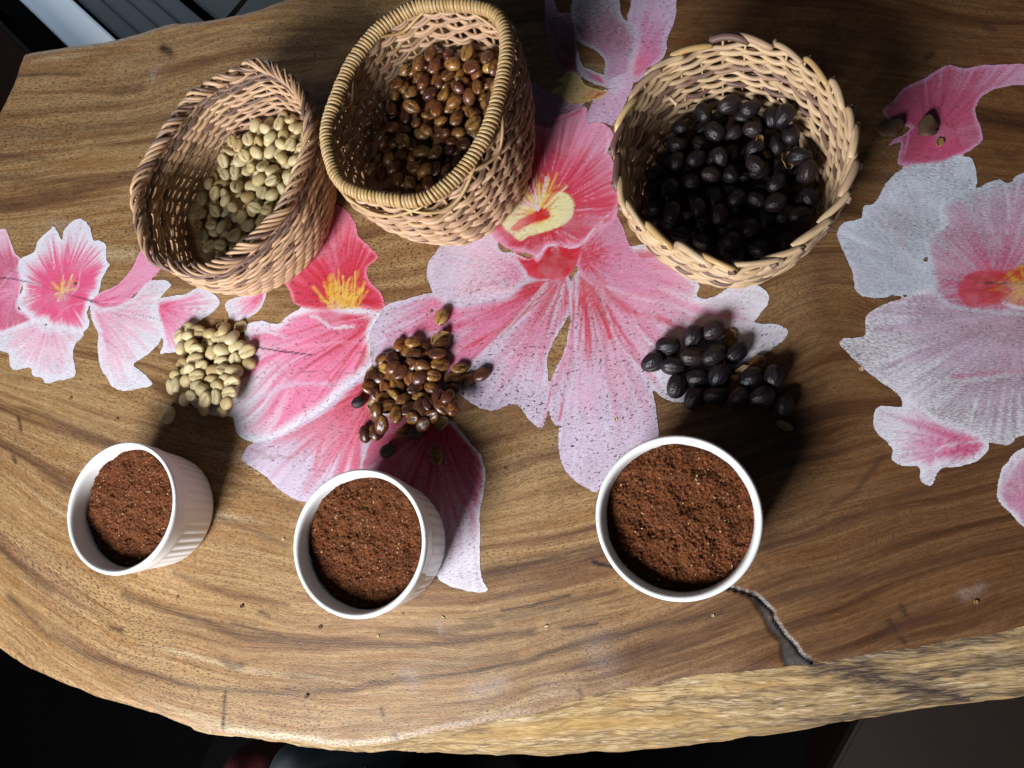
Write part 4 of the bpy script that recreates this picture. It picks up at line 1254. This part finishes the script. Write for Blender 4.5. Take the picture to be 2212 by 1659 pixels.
# ------------------------------------------------------------------ beans
def bean_mesh(name, mat, a, b, c, seed, groove=1.0, wrinkle=0.0, nu=26, nv=16):
    rs = random.Random(seed)
    V, cr, f = [], [], []
    s1, s2, s3 = rs.uniform(0, 9), rs.uniform(0, 9), rs.uniform(-.12, .12)
    for i_ in range(nv + 1):
        ph = math.pi * i_ / nv
        for j in range(nu):
            th = 2 * math.pi * j / nu
            x_, y_, z_ = math.cos(ph), math.sin(ph) * math.cos(th), math.sin(ph) * math.sin(th)
            crs = 0.0
            w = 1 + 0.05 * math.sin(2.3 * x_ + s1) + 0.04 * math.sin(3 * y_ + s2)
            if groove and z_ < 0:
                r2 = min(1, x_ * x_ + y_ * y_)
                zf = -(1 - r2) ** 0.30 * 0.80
                g = math.exp(-((y_ - 0.10 * math.sin(x_ * 2.6) - s3) / 0.10) ** 2) * (1 - min(1, abs(x_)) ** 4)
                zf += 0.34 * g * groove
                crs = min(1, g * 1.2)
                z_ = zf
            if wrinkle:
                w += wrinkle * (0.5 * math.sin(th * 5 + s1 + 1.3 * x_) + 0.5 * math.sin(th * 9 + s2 - x_ * 2) + 0.3 * math.sin(th * 13 + x_ * 4)) * math.sin(ph) ** .6
            V.append((x_ * a * (1 + 0.03 * math.sin(s2 + y_ * 2)), y_ * b * w, z_ * c * w))
            cr.append(crs)
    for i_ in range(nv):
        for j in range(nu):
            f.append((i_ * nu + j, (i_ + 1) * nu + j, (i_ + 1) * nu + (j + 1) % nu, i_ * nu + (j + 1) % nu))
    me = mesh_np(name, V, np.array(f), mat)
    attr(me, 'crease', 'FLOAT', cr)
    return me


KIND = {
    'pale': dict(ax=(.0060, .0046, .0032), meshes=[bean_mesh('parchment_bean', M['pale'], .0060, .0046, .0032, 10 + k) for k in range(4)]),
    'brown': dict(ax=(.0061, .0044, .0032), meshes=[bean_mesh('brown_bean', M['brown'], .0061, .0044, .0032, 20 + k, .8, .02) for k in range(4)]),
    'cherry': dict(ax=(.0070, .0055, .0053), meshes=[bean_mesh('coffee_cherry', M['cherry'], .0070, .0055, .0053, 30 + k, 0, .058, 56, 24) for k in range(4)]),
    'grey': dict(ax=(.0050, .0044, .0040), meshes=[bean_mesh('green_bean', M['grey_bean'], .0050, .0044, .0040, 50, 0, .01)]),
}


class Height:
    def __init__(s, x0, y0, x1, y1, st=0.0005):
        s.x0, s.y0, s.st = x0, y0, st
        s.nx, s.ny = int((x1 - x0) / st) + 1, int((y1 - y0) / st) + 1
        s.h = np.zeros((s.ny, s.nx))

    def patch(s, cx, cy, r):
        i0, i1 = int((cx - r - s.x0) / s.st), int((cx + r - s.x0) / s.st) + 2
        j0, j1 = int((cy - r - s.y0) / s.st), int((cy + r - s.y0) / s.st) + 2
        i0, j0, i1, j1 = max(i0, 0), max(j0, 0), min(i1, s.nx), min(j1, s.ny)
        gx, gy = np.meshgrid(s.x0 + np.arange(i0, i1) * s.st - cx, s.y0 + np.arange(j0, j1) * s.st - cy)
        return (slice(j0, j1), slice(i0, i1)), gx, gy

    def fit(s, cx, cy, R, ax):
        sl, gx, gy = s.patch(cx, cy, max(ax) * 1.02)
        Q = R @ np.diag([1 / ax[0] ** 2, 1 / ax[1] ** 2, 1 / ax[2] ** 2]) @ R.T
        B = (Q[0, 2] * gx + Q[1, 2] * gy) / Q[2, 2]
        Cc = (Q[0, 0] * gx ** 2 + 2 * Q[0, 1] * gx * gy + Q[1, 1] * gy ** 2 - 1) / Q[2, 2]
        D = B * B - Cc
        m_ = D > 0
        if not m_.any():
            return None
        sq = np.sqrt(np.where(m_, D, 0))
        lo, hi = -B - sq, -B + sq
        z0 = (s.h[sl] - lo)[m_].max()
        return z0, sl, m_, hi

    def commit(s, fit, shrink=0.0004):
        z0, sl, m_, hi = fit
        s.h[sl] = np.where(m_, np.maximum(s.h[sl], z0 + hi - shrink), s.h[sl])


def rot(yaw, tilt, roll):
    return np.array(Matrix.Rotation(yaw, 3, 'Z') @ Matrix.Rotation(tilt, 3, 'Y') @ Matrix.Rotation(roll, 3, 'X'))


def place(hm, kind, cx, cy, yaw, label, cat, group, maxtilt=.5, scale=None, flip=.5, tries=9, name=None, commit=True, loose=.0004):
    K = KIND[kind]
    sc = scale or random.uniform(.88, 1.1)
    ax = [v * sc for v in K['ax']]
    best = None
    fl = math.pi if random.random() < flip else 0.0
    for t in range(tries):
        k = 0 if t == 0 else maxtilt
        R = rot(yaw, random.uniform(-k, k), random.uniform(-k, k))
        f = hm.fit(cx, cy, R, ax)
        if f and (best is None or f[0] < best[0][0] - 0.0001):
            best = (f, R)
    f, R = best
    if commit:
        hm.commit(f, loose)
    o = obj(name or K['meshes'][0].name.split('.')[0], random.choice(K['meshes']))
    mm = Matrix(R.tolist()) @ Matrix.Rotation(fl, 3, 'X')
    mm = (mm @ Matrix.Scale(sc, 3)).to_4x4()
    # beans are shallower on their flat side: settle them onto what is below
    drop = 0.0
    if kind in ('pale', 'brown') and fl == 0.0:
        drop = -0.00045 * sc
    mm.translation = Vector((cx, cy, f[0] + drop))
    o.matrix_world = mm
    tag(o, label, cat, group)
    return o


def pile(frame, pts, kind, label, cat, group, under, hm, **kw):
    for (a, b) in under:
        c = P(*fr(frame, (a, b)), 0.003)
        place(hm, kind, c[0], c[1], random.uniform(0, 6.28), label, cat, group, 0.05, **kw)
    # taller layers are read a little nearer to the lens
    cs = np.array([P(*fr(frame, p[:2]), 0.005)[:2] for p in pts])
    dmin = {'pale': .0074, 'brown': .0072, 'cherry': .0122}[kind]
    for _ in range(40):                          # ease neighbours apart so the heap stays low
        for i_ in range(len(cs)):
            d = cs[i_] - cs
            r = np.hypot(d[:, 0], d[:, 1]) + 1e-9
            m_ = (r < dmin) & (r > 1e-8)
            cs[i_] += (d[m_] / r[m_][:, None] * (dmin - r[m_])[:, None] * .25).sum(0)
    for p, c in zip(pts, cs):
        yaw = math.radians(p[2]) if len(p) > 2 else random.uniform(0, 6.28)
        place(hm, kind, c[0], c[1], yaw, label, cat, group, **kw)


pc = P(465, 800)
hmA = Height(pc[0] - .08, pc[1] - .08, pc[0] + .08, pc[1] + .08)
PALE = [(1215, 820, -20), (1155, 870, 20), (1270, 850, 0), (1410, 875, 0), (1462, 900, 60), (1448, 830, 80), (1240, 908, 20), (1245, 930, 30), (1335, 920, -20), (1200, 955, 80), (1290, 970, 10), (1380, 985, 70), (1445, 970, -20), (1530, 940, 20),
        (1595, 970, 30), (1520, 1030, 80), (1440, 1045, 15), (1600, 1050, -10), (1295, 1025, 20), (1185, 1060, -30), (1320, 1080, 40), (1205, 1125, 60), (1262, 1110, 50), (1400, 1105, 0), (1465, 1095, 0), (1525, 1110, 5), (1145, 1135, 10),
        (1225, 1165, 30), (1305, 1150, 10), (1395, 1175, -10), (1485, 1165, 0), (1535, 1190, 15), (1105, 1200, 80), (1160, 1190, 85), (1300, 1195, 30), (1440, 1215, 0), (1350, 1240, -20), (1265, 1260, 0), (1185, 1278, 70), (1435, 1272, 80),
        (1525, 1255, 10), (1510, 1315, 25), (1335, 1330, 80), (1430, 1362, 0), (1375, 1300, 50), (1350, 870, 0), (1500, 890, 60)]
lab = 'pale parchment coffee bean in the loose heap beside the painted petals'
pile('A', PALE, 'pale', lab, 'coffee bean', 'pale beans heaped on the table', [(1290 + 130 * (k % 2), 990 + 130 * (k // 2)) for k in range(6)], hmA, flip=.5, loose=.0024)
c = P(*fr('A', (1092, 1388)), .003)
place(hmA, 'pale', c[0], c[1], math.radians(70), 'lone pale coffee bean lying on bare wood near the ramekin', 'coffee bean', None, .1, 1.12, 0)

pc = P(900, 830)
hmB = Height(pc[0] - .1, pc[1] - .1, pc[0] + .1, pc[1] + .1)
BROWN = [(1015, 300, 85), (1060, 320, 70), (1150, 330, -20), (1095, 285, 0), (1180, 360, 30), (1250, 395, 0), (1110, 360, 10), (920, 375, 15), (990, 400, -60), (940, 430, -10), (1085, 420, 15), (1165, 435, -20), (1220, 475, 0), (855, 490, 60),
         (910, 490, -20), (980, 495, 80), (1092, 490, -70), (1125, 550, 20), (1210, 545, -40), (1320, 485, 5), (1360, 425, 10), (1400, 487, 20), (1480, 460, 25), (1318, 540, 0), (868, 545, -10), (900, 580, -50), (965, 540, -60), (1020, 545, -60),
         (1005, 600, -50), (940, 595, 0), (1065, 622, 50), (1150, 600, 0), (980, 650, 20), (1100, 675, 30), (1160, 672, -80), (1225, 660, -50), (1265, 600, -75), (1300, 660, -45), (1360, 670, 75), (930, 690, 75), (1035, 705, 85), (1125, 715, 0),
         (1225, 722, 20), (960, 762, 70), (1040, 790, 0), (872, 790, -75), (815, 802, -80), (1200, 750, 40), (1250, 310, 30), (1245, 350, 0), (1000, 445, 20), (1050, 455, 40), (1330, 610, 60), (1150, 490, 30)]
lab = 'sticky brown coffee bean in the loose heap on the painted petals'
pile('M', BROWN, 'brown', lab, 'coffee bean', 'brown beans heaped on the table', [(1000 + 110 * (k % 3), 430 + 110 * (k // 3)) for k in range(9)], hmB, flip=.6, loose=.0024)
c = P(*fr('M', (1260, 138)), .003)
place(hmB, 'brown', c[0], c[1], math.radians(65), 'single brown coffee bean lying apart on a pale petal above the brown heap', 'coffee bean', None, .1, 1.0, 1)
c = P(*fr('M', (1232, 932)), .003)
place(hmB, 'brown', c[0], c[1], math.radians(-75), 'single brown coffee bean between the brown heap and a ramekin', 'coffee bean', None, .1, .95, 1)
c = P(*fr('M', (792, 622)), .003)
place(hmB, 'cherry', c[0], c[1], math.radians(20), 'small black wrinkled cherry on a pink petal beside the brown heap', 'coffee cherry', None, .1, .72, 0)
c = P(*fr('M', (950, 898)), .004)
place(hmB, 'grey', c[0], c[1], .6, 'smooth round grey green bean on the pink petal under the brown heap', 'coffee bean', None, .1, 1.05, 0)
c = P(*fr('M', (1120, 797)), .003)
place(hmB, 'grey', c[0], c[1], 0.1, 'grey green bean tucked into the lower edge of the brown heap', 'coffee bean', None, .1, .95, 0)

pc = P(1560, 790)
hmC = Height(pc[0] - .1, pc[1] - .1, pc[0] + .1, pc[1] + .1)
c = P(*fr('D', (1255, 722)), .003)
place(hmC, 'brown', c[0], c[1], .2, 'tan brown coffee bean lying among the black cherries of the heap', 'coffee bean', None, .2, 1.15, 1)
c = P(*fr('D', (1390, 622)), .003)
place(hmC, 'brown', c[0], c[1], .9, 'brown split bean at the rim of the black cherry heap', 'coffee bean', None, .2, 1.1, 0)
CH = [(1135, 425, 25), (885, 512, 0), (1030, 477, 60), (1265, 552, 40), (820, 607, 25), (915, 627, 0), (1035, 592, 0), (1145, 590, 30), (1060, 685, 0), (1150, 690, 60), (958, 732, 70), (1060, 790, 50), (1365, 722, 30), (1480, 700, 85), (1490, 840, 70),
      (1180, 790, 0), (1290, 810, 40), (1400, 810, 20)]
pile('D', CH, 'cherry', 'black wrinkled dried coffee cherry in the small heap by the crack-side ramekin', 'coffee cherry', 'black cherries heaped on the table', [], hmC, scale=1.08, maxtilt=.2, loose=.0042)

def fill_basket(bk, kind, n, floor_t, level, label, cat, group, inset, slope=(0, 0), maxtilt=.6, flip=.5, seed=1, size=1.0):
    random.seed(seed)
    r = bk.tr.max() + .004
    hm = Height(bk.c[0] - r, bk.c[1] - r, bk.c[0] + r, bk.c[1] + r)
    gx, gy = np.meshgrid(hm.x0 + np.arange(hm.nx) * hm.st, hm.y0 + np.arange(hm.ny) * hm.st)
    hm.h[:] = floor_t + .0035
    for t in np.linspace(0.05, 1, 14):          # the sloping wall as steps of the height map
        cx, cy = bk.c + bk.lean * (1 - t)
        th = np.arctan2(gy - cy, gx - cx)
        wall = np.hypot(gx - cx, gy - cy) > bk.R(th.ravel(), np.full(th.size, t)).reshape(th.shape) - inset
        hm.h[wall] = np.maximum(hm.h[wall], bk.h * t)
    out = np.hypot(gx - bk.c[0], gy - bk.c[1]) > bk.R(np.arctan2(gy - bk.c[1], gx - bk.c[0]).ravel(), np.full(gx.size, .4)).reshape(gx.shape) - inset
    hm.h[out] = np.maximum(hm.h[out], .2)
    ok = np.argwhere(~out)
    K = KIND[kind]
    cnt = 0
    while cnt < n:
        cand = []
        for _ in range(26):
            j, i_ = ok[random.randrange(len(ok))]
            cx, cy = hm.x0 + i_ * hm.st, hm.y0 + j * hm.st
            R = rot(random.uniform(0, 6.28), random.uniform(-.25, .25), random.uniform(-.25, .25))
            f = hm.fit(cx, cy, R, [v * size for v in K['ax']])
            if f:
                cand.append((f[0] - slope[0] * (cx - bk.c[0]) - slope[1] * (cy - bk.c[1]) + random.uniform(0, .002), cx, cy, R))
        if not cand:
            break
        cand.sort(key=lambda v: v[0])
        if cand[0][0] > level:
            break
        _, cx, cy, R = cand[0]
        yaw = math.atan2(R[1, 0], R[0, 0])
        place(hm, kind, cx, cy, yaw, label, cat, group, maxtilt, size * random.uniform(.88, 1.08), flip, 7)
        cnt += 1
    return hm, cnt


h1, n1 = fill_basket(b1, 'pale', 245, .013, 0.031, 'pale parchment coffee bean inside the basket with the braided rim', 'coffee bean', 'pale beans in the braided basket', .0042, (0.12, 0.05), seed=3, size=.88)
h2, n2 = fill_basket(b2, 'brown', 235, .026, 0.047, 'sticky brown coffee bean inside the basket with the wrapped rim', 'coffee bean', 'brown beans in the wrapped basket', .0042, (0.10, 0.12), seed=4, flip=.35, size=.9)
h3, n3 = fill_basket(b3, 'cherry', 190, .0015, 0.028, 'black wrinkled dried coffee cherry inside the round basket', 'coffee cherry', 'black cherries in the round basket', .0055, (0.0, 0.06), seed=5, size=.93)
print('beans', n1, n2, n3)


# ------------------------------------------------------------------ husks and crumbs
def husk_mesh(name, mat, L, Wd, D, seed, open_=1.0):
    rs = random.Random(seed)
    V, f = [], []
    nu, nv = 12, 9
    for i_ in range(nu + 1):
        for j in range(nv + 1):
            u, v = i_ / nu * 2 - 1, (j / nv * 2 - 1)
            w = math.sqrt(max(0.02, 1 - u * u))
            ang = v * 1.5 * open_
            rag = 1 + .15 * math.sin(u * 7 + seed) * abs(v) ** 3
            V.append((u * L, w * Wd * math.sin(ang) * rag, D * w * (1 - math.cos(ang)) + rs.uniform(-1, 1) * D * .06))
    for i_ in range(nu):
        for j in range(nv):
            a = i_ * (nv + 1) + j
            f.append((a, a + nv + 1, a + nv + 2, a + 1))
    me = mesh_np(name, V, np.array(f), mat)
    return me


def husk(px, py, z, L, Wd, D, yaw, mat, label, roll=0.0, tilt=0.0, group=None, op=1.0, name='husk'):
    c = P(px, py, z + 0.001)
    me = husk_mesh(name, M[mat], L, Wd, D, random.random() * 20, op)
    o = obj(name, me)
    o.matrix_world = Matrix.Translation(Vector((c[0], c[1], z))) @ Matrix.Rotation(yaw, 4, 'Z') @ Matrix.Rotation(tilt, 4, 'Y') @ Matrix.Rotation(roll, 4, 'X')
    md = o.modifiers.new('thickness', 'SOLIDIFY')
    md.thickness = 0.0004
    tag(o, label, 'husk', group)
    return o


def hat(hm, px, py):
    c = P(px, py, .003)
    return max(0.0, hm.h[int((c[1] - hm.y0) / hm.st), int((c[0] - hm.x0) / hm.st)])


husk(1922, 266, .0048, .0078, .0062, .0050, .4, 'husk_dark', 'broken dark brown cherry husk on a pink petal next to the round basket', 2.8, .1)
husk(2006, 267, .0046, .0066, .0050, .0046, 1.4, 'husk_dark', 'domed brown cherry husk lying on the pink petal of the white orchid', 3.0)
husk(2031, 305, .0011, .0026, .0016, .001, 1.2, 'husk', 'tiny orange husk flake on the pink petal')
a, b = fr('A', (1555, 818))
husk(a, b, .0005, .0056, .0032, .0034, .9, 'husk_pale', 'curled pale parchment husk beside the pale bean heap', .5)
a, b = fr('A', (1430, 815))
husk(a, b, hat(hmA, a, b), .0040, .0026, .003, 1.2, 'husk_pale', 'small pale parchment shell on top of the pale bean heap', .6)
a, b = fr('M', (1255, 262))
husk(a, b, hat(hmB, a, b) * .6, .0070, .0050, .0046, .5, 'husk', 'open brown cherry husk on the edge of the brown heap', .5, .2)
a, b = fr('M', (890, 645))
husk(a, b, .0006, .0072, .0055, .0026, -.9, 'husk_pale', 'flat greyish husk sticking out of the brown heap', .1)
a, b = fr('M', (1262, 745))
husk(a, b, .002, .0050, .0042, .003, .8, 'husk_pale', 'pale cupped husk at the foot of the brown heap', -.3)
a, b = fr('D', (1228, 462))
husk(a, b, .0008, .0058, .0036, .0036, 1.6, 'husk', 'tan split husk beside the black cherry heap', .3)
a, b = fr('D', (1315, 645))
husk(a, b, .003, .0050, .0028, .003, .3, 'husk_pale', 'pale curled husk scrap among the black cherries', .4)
a, b = fr('D', (1545, 960))
husk(a, b, .0006, .0048, .0020, .0014, -.5, 'husk_pale', 'thin dry husk scrap on dark wood above the ramekin', .1)
for a, b, L in ((1700, 345, .0055), (1655, 332, .003), (1640, 300, .003)):
    c = P(a, b, .028)
    zz = h3.h[int((c[1] - h3.y0) / h3.st), int((c[0] - h3.x0) / h3.st)]
    husk(a, b, zz - .0004, L, L * .6, L * .5, random.uniform(0, 3), 'husk', 'tan husk scrap resting on the black cherries in the round basket', .3, 0, 'husk scraps in the round basket')
CRUMB = [(298, 341), (160, 612), (930, 672), (1862, 795), (395, 1000), (1330, 905), (868, 1326), (815, 1375), (690, 1355), (520, 1310), (380, 1290), (1540, 1330), (2110, 1300), (2000, 560), (1090, 1010),
         (610, 1165), (955, 1335), (1180, 1355), (660, 1505), (350, 1020), (390, 980), (250, 905), (150, 860), (1560, 775), (1577, 752), (1570, 745), (1550, 752)]
for k, (a, b) in enumerate(CRUMB):
    L = random.uniform(.0006, .0012)
    husk(a, b, .0005, L, L * .7, L * .5, random.uniform(0, 3), random.choice(['husk', 'husk_pale', 'husk_dark']), 'tiny crumb of coffee chaff lying loose on the table top', 0, 0, 'chaff crumbs on the table', name='chaff_crumb')

# ------------------------------------------------------------------ what shows beyond the table
FZ = -0.75


def box(name, c, size, mat, parent=None, rz=0.0, bev=0.003):
    import bmesh
    bm = bmesh.new()
    bmesh.ops.create_cube(bm, size=1)
    bmesh.ops.scale(bm, vec=size, verts=bm.verts)
    if bev:
        bmesh.ops.bevel(bm, geom=bm.edges[:], offset=bev, segments=2, affect='EDGES')
    me = bpy.data.meshes.new(name)
    bm.to_mesh(me)
    bm.free()
    me.materials.append(mat)
    o = obj(name, me, parent, c)
    o.rotation_euler.z = rz
    return o


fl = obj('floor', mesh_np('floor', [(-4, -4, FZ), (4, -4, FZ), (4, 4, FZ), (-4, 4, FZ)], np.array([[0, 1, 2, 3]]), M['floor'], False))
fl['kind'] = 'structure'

# white painted board running diagonally past the table's corner
A, B = P(112, 0, -0.55), P(210, 92, -0.55)
dirv = (B - A)[:2] / np.linalg.norm((B - A)[:2])
rz = math.atan2(dirv[1], dirv[0])
nrm = np.array([-dirv[1], dirv[0]])
wd = abs(np.dot((P(155, 0, -0.55) - P(70, 0, -0.55))[:2], nrm))
mid = (A + B)[:2] / 2
s_ = 1 if np.dot((P(300, 20, -0.6)[:2] - mid), nrm) > 0 else -1
bo = empty('low_bench', (mid[0], mid[1], FZ))
tag(bo, 'low white painted bench on the floor beyond the table corner', 'bench')
box('seat', (-s_ * nrm[0] * wd * .17, -s_ * nrm[1] * wd * .17, 0.185), (1.3, wd * 1.34, 0.03), M['white_board'], bo, rz)
for sx in (-.45, .45):
    box('leg', (dirv[0] * sx, dirv[1] * sx, 0.085), (0.05, wd * .8, 0.17), M['white_board'], bo, rz)
# grooved grey threshold right of it, tiles further right
off = wd / 2 + 0.07
gm = empty('threshold', (mid[0] + nrm[0] * off, mid[1] + nrm[1] * off, FZ))
tag(gm, 'grooved grey wooden threshold strip beside the low white bench', 'threshold')
s_ = 1 if np.dot((P(300, 20, -0.6)[:2] - mid), nrm) > 0 else -1
gm.location = (mid[0] + s_ * nrm[0] * off, mid[1] + s_ * nrm[1] * off, FZ)
for k in range(4):
    box('slat', (s_ * nrm[0] * (k - 1.5) * .034, s_ * nrm[1] * (k - 1.5) * .034, 0.06 + .004 * (k % 2)), (1.3, .0325, .12), M['moulding'], gm, rz, .004)
tiles = empty('tiled_step', (*(mid + s_ * nrm * (off + .36))[:2], FZ))
tag(tiles, 'dim grey tiled step on the floor behind the table', 'step')
for ix in range(5):
    for iy in range(3):
        lx, ly = (ix - 2) * .262, s_ * (iy - 1) * .182
        box('tile', (dirv[0] * lx + nrm[0] * ly, dirv[1] * lx + nrm[1] * ly, .03), (.255, .175, .06), M['tile'], tiles, rz, .004)
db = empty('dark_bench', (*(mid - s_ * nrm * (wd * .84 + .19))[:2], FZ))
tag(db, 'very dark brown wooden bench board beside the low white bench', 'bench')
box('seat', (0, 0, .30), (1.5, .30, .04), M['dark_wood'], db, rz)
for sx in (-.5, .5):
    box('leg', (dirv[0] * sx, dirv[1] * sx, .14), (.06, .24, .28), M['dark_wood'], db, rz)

# dull brown bench seat under the right hand rim
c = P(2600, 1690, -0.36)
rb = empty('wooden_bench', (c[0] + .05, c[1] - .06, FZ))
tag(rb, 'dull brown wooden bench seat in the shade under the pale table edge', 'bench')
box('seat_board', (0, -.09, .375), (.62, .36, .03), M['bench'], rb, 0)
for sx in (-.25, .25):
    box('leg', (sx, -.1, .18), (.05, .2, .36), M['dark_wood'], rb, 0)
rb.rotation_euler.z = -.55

# bag and red cloth on the seat in front of the table
c = P(640, 1690, -0.20)
st = empty('seat_stool', (c[0], c[1] - .09, FZ))
tag(st, 'black stool below the table edge with a bag and red cloth on it', 'stool')
V_, F2 = lathe([(.001, 0.40), (.19, .40), (.20, .41), (.20, .43), (.19, .44), (.001, .44)], 40)
obj('seat', mesh_np('seat', V_, F2, M['floor']), st)
for k in range(3):
    a = k * 2.09 + .4
    V_, F2 = lathe([(.001, 0), (.02, 0), (.02, .4), (.001, .4)], 12)
    V_[:, 0] += .13 * math.cos(a)
    V_[:, 1] += .13 * math.sin(a)
    obj('leg', mesh_np('leg', V_, F2, M['floor']), st)


def cushion(name, mat, sx, sy, sz, parent=None, loc=(0, 0, 0), seed=0, amp=.12):
    V, f = [], []
    nu, nv = 60, 30
    for i_ in range(nv + 1):
        ph = math.pi * i_ / nv - math.pi / 2
        for j in range(nu):
            th = 2 * math.pi * j / nu
            cp = math.copysign(abs(math.cos(ph)) ** .6, math.cos(ph))
            x_ = cp * math.copysign(abs(math.cos(th)) ** .6, math.cos(th))
            y_ = cp * math.copysign(abs(math.sin(th)) ** .6, math.sin(th))
            z_ = math.sin(ph)
            w = 1 + amp * (math.sin(3 * x_ + seed) * math.sin(4 * y_ + seed) + .5 * math.sin(9 * x_ + 5 * y_ + seed) + .3 * math.sin(17 * x_ - 11 * y_))
            V.append((x_ * sx, y_ * sy, z_ * sz * w))
    for i_ in range(nv):
        for j in range(nu):
            f.append((i_ * nu + j, i_ * nu + (j + 1) % nu, (i_ + 1) * nu + (j + 1) % nu, (i_ + 1) * nu + j))
    return obj(name, mesh_np(name, V, np.array(f), mat), parent, loc)


cb = P(655, 1672, -0.16)
bag = empty('zip_bag', (cb[0] + .01, cb[1] - .03, FZ + .44))
tag(bag, 'grey fabric bag with a black zip below the table edge', 'bag')
cushion('fabric_body', M['denim'], .075, .05, .075, bag, (0, 0, .072), 1.0, .06)
u = np.linspace(-1, 1, 30)
zp = np.stack([u * .05 - .01, .020 + .012 * u, .150 - .018 * u * u], 1)
me = mesh_np('zip', *tube(zp, .0035, 6, False)[:2], M['zip'])
obj('zip', me, bag)
tvz = []
for k in range(26):
    i_ = int(k * 29 / 25)
    t_ = box('zip_tooth', tuple(zp[i_] + np.array([0, 0, .0035])), (.0016, .006, .002), M['moulding'], bag, .25, 0)
cr_ = P(560, 1668, -0.18)
rc = cushion('red_cloth', M['red_cloth'], .055, .05, .06, None, (cr_[0] - .02, cr_[1] - .04, FZ + .44 + .058), 2.2, .14)
tag(rc, 'crumpled red and black woven cloth beside the grey bag', 'cloth')
